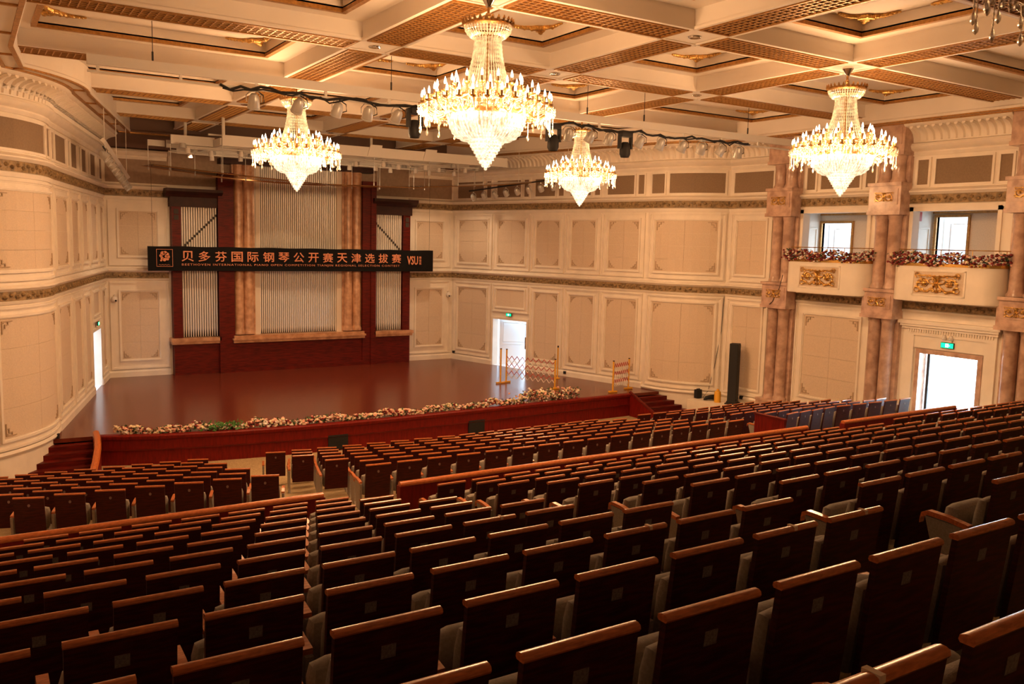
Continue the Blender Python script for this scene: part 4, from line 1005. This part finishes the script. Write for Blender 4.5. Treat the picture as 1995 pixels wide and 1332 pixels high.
def reflector(x0, x1, y0, y1, zc):
    mb = MB(); nx = 16
    def z(x): return zc + 0.018*0.4*(x+0.5)**2
    V = []
    for i in range(nx+1):
        x = x0+(x1-x0)*i/nx; b = 0.7*sin(pi*i/nx)
        V += [(x, y0-b*0.6, z(x)), (x, y1+b*0.4, z(x)+0.12), (x, y1+b*0.4, z(x)+0.145), (x, y0-b*0.6, z(x)+0.025)]
    F = []
    for i in range(nx):
        for k in range(4): F.append((i*4+k, i*4+4+k, i*4+4+(k+1) % 4, i*4+(k+1) % 4))
    mb.add(V, F+[(0, 1, 2, 3), tuple(nx*4+k for k in (3, 2, 1, 0))]); r_ = mb.build('clear_reflector', 'acrylic', cl, True)
    mb = MB(); mb.tube([V[i*4] for i in range(nx+1)], 0.016, 5); mb.build('reflector_rim', 'brassdark', r_, True)
    mb = MB(); mb.tube([V[i*4+1] for i in range(nx+1)], 0.012, 5); mb.build('reflector_rim', 'brassdark', r_, True)
reflector(-7.2, -1.2, -0.6, 1.8, -1.03); reflector(-1.0, 3.0, -0.9, 1.6, -1.05); reflector(3.1, 8.4, -0.6, 1.6, -1.0); reflector(-4.5, 4.5, 2.6, 4.2, -0.9)
for i in range(18):
    x = -6.0+i*0.74; y = R.choice((0.6, 1.2, 2.4, 3.0))
    mb = MB(); mb.lathe([(0, 0.12), (0.1, 0.12), (0.13, 0.0), (0.13, -0.05), (0, -0.05)], 10, (x, y, 0.1)); mb.build('canopy_downlight', 'lampgrey', cl, True)
    if i % 3 == 1:
        l = bpy.data.lights.new('stage_fill_light', 'SPOT'); l.energy = 560; l.color = (1.0, 0.66, 0.38); l.spot_size = 2.3; l.spot_blend = 0.6; l.shadow_soft_size = 0.12  # fill spots added to brighten the stage and its back wall
        lo = bpy.data.objects.new('stage_fill_light', l); COL.objects.link(lo); lo.location = (x, -6+y, 9.03)
for y in (0.7, 1.3, 2.6, 3.2):
    mb = MB(); mb.tube([(-6.0, y, 0.12), (6.4, y, 0.12)], 0.022, 6); mb.build('lamp_pipe', 'whitepaint', cl, True)
for i in range(26):
    x = -5.8+i*0.48; y = (0.7, 2.6, 1.3, 3.2)[i % 4]
    mb = MB(); mb.lathe([(0, 0.10), (0.07, 0.1), (0.09, 0.0), (0.09, -0.10), (0.075, -0.10), (0, -0.06)], 9, (x, y, -0.02)); mb.build('canopy_spot', 'white', cl, True)
# side racks of lamps
lr = thing('lamp_rack', 'white lamp rack bracketed high on the left stage wall', 'lamp rack', (0, 0, 0))
A, B = Vector((-8.95, -8.0, 8.86)), Vector((-7.35, -2.0, 8.10))
mb = MB(); mb.tube([tuple(A), tuple(B)], 0.09, 4); mb.build('rack_beam', 'whitepaint', lr)
mb = MB(); mb.tube([tuple(A-Vector((0, 0, .2))), tuple(B-Vector((0, 0, .2)))], 0.03, 6); mb.build('rack_pipe', 'cable', lr)
mb = MB()
for q in (0.05, 0.5, 0.95): p = A.lerp(B, q); mb.tube([tuple(p), (p.x, p.y, 9.98)], 0.014, 5)
mb.build('rack_hanger', 'whitepaint', lr)
for i in range(8):
    p = A.lerp(B, (i+0.4)/8); par(p.x, p.y, p.z-0.42, 1.1, -0.8, 'pale par can on the left wall rack, %s from the audience' % ORD[i+1], 'par cans on the left rack', 1.15)
rr_ = thing('lamp_rack', 'dark lamp rack along the right stage wall below the upper band', 'lamp rack', (0, 0, 0))
A, B = Vector((7.35, -2.8, 8.28)), Vector((8.9, -8.9, 8.74))
mb = MB(); mb.tube([tuple(A), tuple(B)], 0.035, 6); mb.build('rack_pipe', 'cable', rr_)
mb = MB()
for q in (0.05, 0.5, 0.95): p = A.lerp(B, q); mb.tube([tuple(p), (p.x, p.y, 9.98)], 0.010, 5)
mb.build('rack_hanger', 'whitepaint', rr_)
for i in range(9):
    p = A.lerp(B, (i+0.4)/9); par(p.x, p.y, p.z-0.32, -1.2, 0.8, 'par can on the right wall rack, %s from the organ' % ORD[i+1], 'par cans on the right rack', 1.0)
# ------------------------------------------------------------------ seats
def chair_meshes(front):
    g = {}; h = 0.95; w = 0.254
    def lean(z): return -0.02 - 0.11*(z-0.28)
    mb = MB(); zs = [0.26, 0.5, 0.75, 0.92]
    V = []
    for z in zs: y = lean(z); V += [(-w, y-0.016, z), (w, y-0.016, z), (w, y+0.016, z), (-w, y+0.016, z)]
    F = []
    for i in range(len(zs)-1):
        for k in range(4): F.append((i*4+k, i*4+(k+1) % 4, i*4+4+(k+1) % 4, i*4+4+k))
    mb.add(V, F+[(0, 3, 2, 1), tuple(12+k for k in range(4))]); g['back_panel'] = mb.mesh('back_panel', 'chairwood')
    mb = MB(); y = lean(0.925); n = 8
    prof = [(y-0.017, 0.918), (y+0.026, 0.918), (y+0.032, 0.927), (y+0.028, 0.942), (y+0.010, 0.95), (y-0.008, 0.9495), (y-0.021, 0.943), (y-0.024, 0.928)]
    mb.add([(-w-0.004, a, b) for a, b in prof]+[(w+0.004, a, b) for a, b in prof], [tuple(range(n)), tuple(range(2*n-1, n-1, -1))]+[(i, n+i, n+(i+1) % n, (i+1) % n) for i in range(n)]); g['top_rail'] = mb.mesh('top_rail', 'railwood', True)
    mb = MB(); mb.rbox((0, 0.065, 0.535), (0.49, 0.11, 0.48), 0.055, 5, lambda p: (p[0]*(1-0.10*max(0, p[2]-0.6)), p[1]-0.11*(p[2]-0.28), p[2])); g['back_cushion'] = mb.mesh('back_cushion', 'cushion', True)
    mb = MB(); mb.rbox((0, 0.215, 0.455), (0.52, 0.15, 0.42), 0.07, 6, lambda p: (p[0], p[1]+0.10*(p[2]-0.4), p[2])); g['seat'] = mb.mesh('tip_up_seat', 'cushion', True)
    mb = MB(); x = -0.3225
    pts = [(0.03, 0.575), (0.20, 0.60), (0.36, 0.605), (0.41, 0.58), (0.42, 0.53)]
    for a, b in zip(pts, pts[1:]): mb.box(x-0.029, x+0.029, 0, 1, 0, 1, lambda p, a=a, b=b: (p[0], a[0]+(b[0]-a[0])*p[1], (a[1]+(b[1]-a[1])*p[1]) - 0.038*(1-p[2])))
    g['armrest'] = mb.mesh('armrest', 'railwood' if not front else 'railwood')
    mb = MB(); mb.prism([(-0.05, 0.0), (0.30, 0.0), (0.26, 0.05), (0.30, 0.30), (0.38, 0.56), (0.0, 0.54), (0.02, 0.3), (0.0, 0.05)], x-0.024, x+0.024, lambda p: (p[2], p[0], p[1])); g['stanchion'] = mb.mesh('stanchion', 'cushion')
    if front:
        mb = MB(); zz = 0.79; yy = lean(zz)-0.0175; mb.lathe([(0.024, 0), (0.024, 0.004), (0, 0.005)], 8); mb.v = [(v[0], yy-v[2], zz+v[1]*1.2) for v in mb.v]; g['mark'] = mb.mesh('seat_badge', 'badge')
    else:
        mb = MB(); z0, z1 = 0.765, 0.830; mb.add([(-0.035, lean(z0)-0.018, z0), (0.035, lean(z0)-0.018, z0), (0.035, lean(z1)-0.018, z1), (-0.035, lean(z1)-0.018, z1), (-0.035, lean(z0)-0.016, z0), (0.035, lean(z0)-0.016, z0), (0.035, lean(z1)-0.016, z1), (-0.035, lean(z1)-0.016, z1)], [(0, 1, 2, 3), (4, 7, 6, 5), (0, 4, 5, 1), (1, 5, 6, 2), (2, 6, 7, 3), (3, 7, 4, 0)]); g['mark'] = mb.mesh('blank_sticker', 'sticker')
    return g
CF, CB = chair_meshes(True), chair_meshes(False)
tp = MB(); tp.box(-0.012, 0.012, -0.117, -0.057, 0.928, 0.9525); TAPE = tp.mesh('tape_strip', 'tape')
def add_chair(G, x, y, z, rz, label, group, front, last, tape=False):
    t = thing('stalls_chair' if front else 'auditorium_chair', label, 'chair', (x, y, z), rz, group)
    for k, nm in (('back_panel', 'back_panel'), ('top_rail', 'top_rail'), ('back_cushion', 'back_cushion'), ('seat', 'tip_up_seat'), ('armrest', 'armrest'), ('stanchion', 'stanchion'), ('mark', 'seat_badge' if front else 'blank_sticker')):
        ob(nm, G[k], t)
    if last:
        ob('armrest', G['armrest'], t, (0.645, 0, 0)); ob('stanchion', G['stanchion'], t, (0.645, 0, 0))
    if tape: ob('tape_strip', TAPE, t, (R.uniform(-.1, .15), 0, 0))
    return t
def seen(x, y, z):
    for dx, dz in ((-0.27, 0.95), (0.27, 0.95), (0, 0.6), (-0.3, 0.5)):
        q = pix((x+dx, y, z+dz))
        if q and -25 < q[0] < 2020 and 0 < q[1] < 1350: return True
    return False
P_ = 0.645
def lin(tab, x):
    if x <= tab[0][0]: return tab[0][1]
    for (a, b), (c_, d) in zip(tab, tab[1:]):
        if x <= c_: return b+(d-b)*(x-a)/(c_-a)
    return tab[-1][1]
Y1T = [(-12.6, -13.95), (-7.4, -15.72), (-6, -16.1), (-4.2, -16.65), (-1.3, -17.35), (3.6, -17.3), (8, -17.5), (12.5, -17.0)]
Y7T = [(-12.8, -21.0), (-7.7, -22.8), (-6.4, -23.15), (-3.3, -23.45), (0, -23.57), (3.2, -23.45), (5.5, -23.4), (8, -23.0), (10.7, -23.25), (12.5, -23.2)]
NCH = [0, 0]
ORDX = lambda n: ORD[n] if n < len(ORD) else 'twenty-' + ORD[n-20]
def front_block(x0, x1, where, from_right):
    for r_ in range(7):
        n = int((x1(r_)-x0(r_))/P_ + 0.001); xs_ = [x0(r_)+P_*(i+0.5)+(P_/2 if r_ % 2 and not from_right else 0)-(P_/2 if r_ % 2 and from_right else 0) for i in range(n)]
        for i, x in enumerate(xs_):
            if abs(x) > 12.5: continue
            f = lambda q: lin(Y1T, q)+(lin(Y7T, q)-lin(Y1T, q))*r_/6
            y = f(x); dy = (f(x+0.3)-f(x-0.3))/0.6
            if not seen(x, y, rake(y)): continue
            k = n-i if from_right else i+1
            add_chair(CF, x, y, rake(y), math.atan(dy), 'wooden-backed stalls chair, %s from the aisle, %s row from the stage, %s' % (ORDX(k), ORD[r_+1], where), 'front stalls chairs', True, i == n-1); NCH[0] += 1
front_block(lambda r: -7.52-P_*8+(-0.05*r), lambda r: -7.5-0.05*r, 'left block', True)
front_block(lambda r: -6.28-0.02*r, lambda r: 4.2, 'centre block', False)
front_block(lambda r: 5.5, lambda r: 11.4, 'right block', False)
def rear_block(x_start, n_of, where, from_right):
    for r_ in range(1, 13):
        y = RY1-ROW_DY*(r_-1); z = RZ1+ROW_DZ*(r_-1); xs_ = n_of(r_); n = len(xs_)
        for i, x in enumerate(xs_):
            if x > 12.55 or (x < -12.6 and r_ < 2): continue
            yy = y + (0.035*(-7.8-x) * max(0, 1-(r_-1)/9) if from_right else 0)
            if not seen(x, yy, z): continue
            k = n-i if from_right else i+1
            add_chair(CB, x, yy, z, math.atan(-0.035*max(0, 1-(r_-1)/9)) if from_right else 0, 'dark wooden chair, %s from the aisle, %s row behind the %s red rail' % (ORDX(k), ORD[r_], where), 'raked rear chairs', False, i == n-1, tape=(r_ > 6 and R.random() < 0.16)); NCH[1] += 1
def rowA(r_):
    x0 = -8.47-0.347*(r_-1)+0.256; out = []; x = x0
    while x+P_ < -7.72+0.0: x += P_
    while x > -15.9: out.append(x); x -= P_
    return out[::-1]
def rowB(r_):
    x0 = -6.41 + (0.0 if r_ % 2 else 0.19) - 0.03*r_ + 0.29; return [x0+P_*i for i in range(16 if r_ % 2 else 16)]
def rowC(r_):
    x0 = 5.85 + (0.0 if r_ % 2 else 0.3) + 0.26; return [x0+P_*i for i in range(10)]
rear_block(0, rowA, 'left', True); rear_block(0, rowB, 'centre', False); rear_block(0, rowC, 'right', False)
print('CHAIRS', NCH)
# rails in front of the raked blocks
def rail(x0, x1, label, left_end=False):
    t = thing('balustrade', label, 'balustrade', ((x0+x1)/2, -25.1, 0.76)); c_ = (x0+x1)/2
    mb = MB(); mb.box(x0-c_, x1-c_, -0.05, 0.05, 0, 0.84); mb.build('rail_wall', 'stagefront', t)
    mb = MB(); mb.tube([(x0-c_-0.03, 0, 0.86), (x1-c_+0.03, 0, 0.86)], 0.058, 10); mb.build('round_top_rail', 'railwood', t, True)
    n = int((x1-x0)/1.2)
    for i in range(n):
        a = x0-c_+(x1-x0)*i/n; b = x0-c_+(x1-x0)*(i+1)/n; mb = MB(); mb.box(a+0.06, b-0.06, 0.05, 0.065, 0.1, 0.72); mb.build('rail_wall_panel', 'redwood', t)
    for x in (x0, x1): mb = MB(); mb.box(x-c_-0.05, x-c_+0.05, -0.07, 0.07, 0, 0.84); mb.build('end_post', 'stagefront', t)
rail(-12.88, -7.92, 'dark red balustrade before the left raked seats'); rail(-6.45, 4.33, 'long red balustrade before the centre raked seats'); rail(5.75, 10.6, 'red balustrade before the right raked seats')
t = thing('aisle_screen', 'short red wooden screen standing across the right aisle beside the stalls', 'screen', (4.85, -23.55, 0.66))
mb = MB(); mb.box(-0.04, 0.04, -0.48, 0.5, -0.15, 0.88); mb.build('screen_panel', 'stagefront', t)
mb = MB(); mb.box(-0.06, 0.06, -0.5, 0.52, 0.88, 0.93); mb.build('screen_cap', 'redwood', t)

# ------------------------------------------------------------------ stage flowers
g = thing('flower_garland', 'long garland of cream and pink flowers along the front edge of the stage', 'flowers', (0, -12.3, 0.0))
sA, sB_ = at_x(-9.35), at_x(7.2)
def fpos(lo=0.0):
    q = R.uniform(sA, sB_); P, n = epath.at(q); n = n*sg2; tall = 1.0 + (1.0 if P.x > 4.4 else 0.0)
    d = -0.18 - abs(R.gauss(0, 0.12))*(1.0 if P.x < 4.4 else 2.2); hgt = R.uniform(lo, 0.2)*tall + (0.05*sin(q*3)+0.04*sin(q*7.3))
    return (P.x + n.x*d, P.y + n.y*d + 12.3, max(0.03, hgt))
sg2 = 1 if (epath.at(4)[0] + epath.at(4)[1]).y < epath.at(4)[0].y else -1
mb = MB(); leaf_cloud(mb, fpos, 1800, 0.07, 0.14); k = mb.build('foliage', 'leaf', g); k['kind'] = 'stuff'
mb = MB(); leaf_cloud(mb, lambda: (-6.3+R.gauss(0, .3), 0.28+R.gauss(0, 0.08), R.uniform(0.03, 0.25)), 160, 0.08, 0.16); k = mb.build('green_sprig', 'leafg', g); k['kind'] = 'stuff'
for i in range(300):
    p = fpos(0.06); mm = R.choices(('f_cream', 'f_pink', 'f_white', 'f_red'), (5, 4, 2.5, 1))[0]
    o = ob('blossom', BL[mm], g, p); s_ = R.uniform(0.055, 0.095); o.scale = (s_,)*3; o.rotation_euler = (R.uniform(-.2, 1.0), R.uniform(-.5, .5), R.uniform(0, 6))
for mm, n in (('f_cream', 520), ('f_pink', 420), ('f_white', 260), ('f_red', 420)):
    mb = MB(); small_blossoms(mb, fpos, n, 0.035, 0.06); k = mb.build('small_blossom', mm, g, True); k['kind'] = 'stuff'

# ------------------------------------------------------------------ folding barriers on the stage
def barrier(posts, links, label, hgt, n, cols, LV=3):
    t = thing('expanding_barrier', label, 'barrier', (posts[0][0], posts[0][1], 0)); o = Vector(t.location)
    for (x, y, h_) in posts:
        p = Vector((x, y, 0))-o
        mb = MB(); mb.lathe([(0, 0.05), (0.035, 0.05), (0.035, h_-0.03), (0, h_-0.03)], 10, tuple(p)); q = mb.build('post', 'yellow', t, True)
        mb = MB(); mb.lathe([(0, h_-0.03), (0.04, h_-0.03), (0.04, h_), (0, h_)], 10, tuple(p)); mb.build('post_cap', 'black', q)
        mb = MB(); mb.box(p.x-0.2, p.x+0.2, p.y-0.05, p.y+0.05, 0.01, 0.07); mb.build('foot', 'yellow', q)
        mb = MB(); [mb.ball((p.x+e, p.y, 0.025), 0.028, 6, 4) for e in (-0.18, 0.18)]; mb.build('castor', 'black', q)
    for a, b in links:
        A_, B_ = Vector((*posts[a][:2], 0))-o, Vector((*posts[b][:2], 0))-o
        for lvl in range(LV):
            for i in range(n):
                for up_ in (0, 1):
                    s0, s1 = A_.lerp(B_, i/n), A_.lerp(B_, (i+1)/n)
                    z0, z1 = 0.22+lvl*hgt/LV, 0.22+(lvl+1)*hgt/LV
                    p, q = (s0, s1); za, zb = (z0, z1) if up_ else (z1, z0)
                    off = Vector((0.012, 0.012, 0)) if up_ else Vector((-0.012, -0.012, 0))
                    P0, P1 = p+off+Vector((0, 0, za)), q+off+Vector((0, 0, zb)); m_ = P0.lerp(P1, 0.5)
                    top, bot = (P1, P0) if up_ else (P0, P1)
                    mb = MB(); mb.tube([tuple(m_), tuple(top)], 0.016, 4); mb.build('lattice_bar', cols[0], t)
                    mb = MB(); mb.tube([tuple(bot), tuple(m_)], 0.016, 4); mb.build('lattice_bar', cols[1], t)
barrier([(6.15, -7.9, 1.5), (6.5, -7.8, 1.45), (7.45, -10.05, 1.25)], [(1, 2)], 'stretched-out red and white folding barrier before the stage door', 0.95, 9, ('red', 'white'))
t = thing('barrier_post', 'thin tall yellow barrier post by the stage wall', 'post', (9.2, -7.75, 0))
mb = MB(); mb.lathe([(0, 0), (0.12, 0), (0.12, 0.03), (0.03, 0.05), (0.03, 1.4), (0, 1.4)], 10); mb.build('post', 'yellow', t, True)
mb = MB(); mb.lathe([(0.035, 1.38), (0.035, 1.46), (0, 1.46)], 8); mb.build('post_cap', 'black', t)
barrier([(9.16, -11.7, 1.3), (10.3, -11.3, 1.3)], [(0, 1)], 'folded red and white barrier at the right front corner of the stage', 0.95, 8, ('red', 'white'))

# ------------------------------------------------------------------ things by the right wall and small fittings
ZP = -0.1
t = thing('column_loudspeaker', 'tall slim black column loudspeaker standing by the right wall', 'loudspeaker', (12.25, -15.25, ZP), 0.5)
mb = MB(); mb.box(-0.2, 0.2, -0.16, 0.16, 0.12, 2.36); mb.build('cabinet', 'black', t)
mb = MB(); mb.box(-0.18, 0.18, -0.175, -0.16, 0.16, 2.32); mb.build('grille', mat('speaker_grille', (0.02, 0.02, 0.019), 0.7, bump=0.4, bscale=200), t)
mb = MB(); mb.prism([(-0.32, -0.22), (0.32, -0.22), (0.26, 0.24), (-0.26, 0.24)], 0, 0.04); mb.prism([(-0.24, -0.18), (0.24, -0.18), (0.22, 0.18), (-0.22, 0.18)], 0.04, 0.12); mb.build('foot', 'black', t)
t = thing('equipment_box', 'small black equipment box with cables at the foot of the curved wall', 'box', (11.85, -13.78, ZP))
mb = MB(); mb.rbox((0, 0, 0.19), (0.26, 0.2, 0.36), 0.02); mb.build('box_body', 'black', t)
mb = MB(); mb.box(-0.08, 0.08, -0.02, 0.02, 0.36, 0.4); mb.build('handle', 'black', t)
t = thing('yellow_canister', 'yellow canister standing beside the black column loudspeaker', 'canister', (11.95, -14.75, ZP))
mb = MB(); mb.lathe([(0, 0), (0.13, 0), (0.13, 0.38), (0.1, 0.44), (0.05, 0.46), (0, 0.46)], 16); mb.build('canister_body', 'yellow', t, True)
mb = MB(); mb.lathe([(0, 0.46), (0.05, 0.46), (0.05, 0.52), (0, 0.52)], 10); mb.build('cap', 'yellow', t, True)
t = thing('cable_coil', 'heap of black cable on the floor beside the curved wall', 'cable', (12.1, -14.25, ZP+0.03))
for i in range(7):
    a = R.uniform(0, 6); mb = MB(); mb.tube([(0.05*cos(a)+0.3*cos(q/12*2*pi), 0.05*sin(a)+0.12*sin(q/12*2*pi), 0.02*i+0.02*sin(q)) for q in range(13)], 0.02, 5); mb.build('cable_loop', 'cable', t, True)
mb = MB(); pts = [right.T(s_RC-0.05, 0.03, 4.0), right.T(s_RC-0.1, 0.04, 2.6), right.T(s_RC-0.3, 0.05, 1.2), right.T(s_RC-0.5, 0.06, 0.2), right.T(s_RC-0.7, 0.12, ZP+0.02)]
mb.tube(pts, 0.012, 4); tag(mb.build('wall_cable', 'cable', None, True), 'thin dark cable running down the edge of the curved wall panel', 'cable')
mb = MB(); mb.tube([(12.2, -17.4, 5.0), (12.28, -17.2, 4.5), (12.3, -16.9, 4.0), (12.3, -16.6, 3.75), (12.5, -16.35, 3.72)], 0.014, 4); tag(mb.build('hanging_cable', 'cable', None, True), 'dark cable swagged across the pillar under the first balcony', 'cable')
for x, sgx, l in ((-7.7, 1, 'left'), (7.74, -1, 'right')):
    t = thing('security_camera', 'white dome security camera beside the organ wall panel on the %s' % l, 'camera', (x, -0.08, 3.2))
    mb = MB(); mb.ball((0, -0.08, 0.05), 0.13, 12, 8); mb.build('camera_dome', 'white', t, True)
    mb = MB(); mb.ball((sgx*0.03, -0.2, 0.0), 0.04, 8, 6); mb.build('camera_lens', 'black', t, True)
    mb = MB(); mb.tube([(0, 0.05, 0.2), (0, -0.04, 0.24), (0, -0.08, 0.14)], 0.025, 6); mb.build('camera_bracket', 'white', t, True)
for i, (s_, pth, z, l) in enumerate(((0.3, right, 0.35, 'in the right back corner of the stage'), (7.6, right, 0.16, 'below the fourth right wall panel'), (s_RC+1.1, right, 0.1, 'behind the column loudspeaker'), (s_LB+0.9, left, 0.05, 'under the curved left panel'))):
    P, n = pth.at(s_); t = thing('wall_socket', 'small black wall socket %s' % l, 'socket', (P.x+n.x*0.1, P.y+n.y*0.1, z), math.atan2(n.y, n.x))
    mb = MB(); mb.box(-0.08, 0.02, -0.07, 0.07, -0.05, 0.07); mb.build('socket_plate', 'black', t)
t = thing('wall_box', 'small black box low on the left wall beside the stage steps', 'box', (-12.0, -12.45, -0.35), -0.9)
mb = MB(); mb.box(-0.1, 0.1, -0.08, 0.08, -0.12, 0.12); mb.build('box_body', 'black', t)
mb = MB(); mb.tube([(-0.06, 0, 0.12), (-0.1, 0, 0.5), (-0.12, -0.1, 0.3), (-0.14, 0, -0.3)], 0.02, 5); mb.build('box_cable', 'cable', t, True)
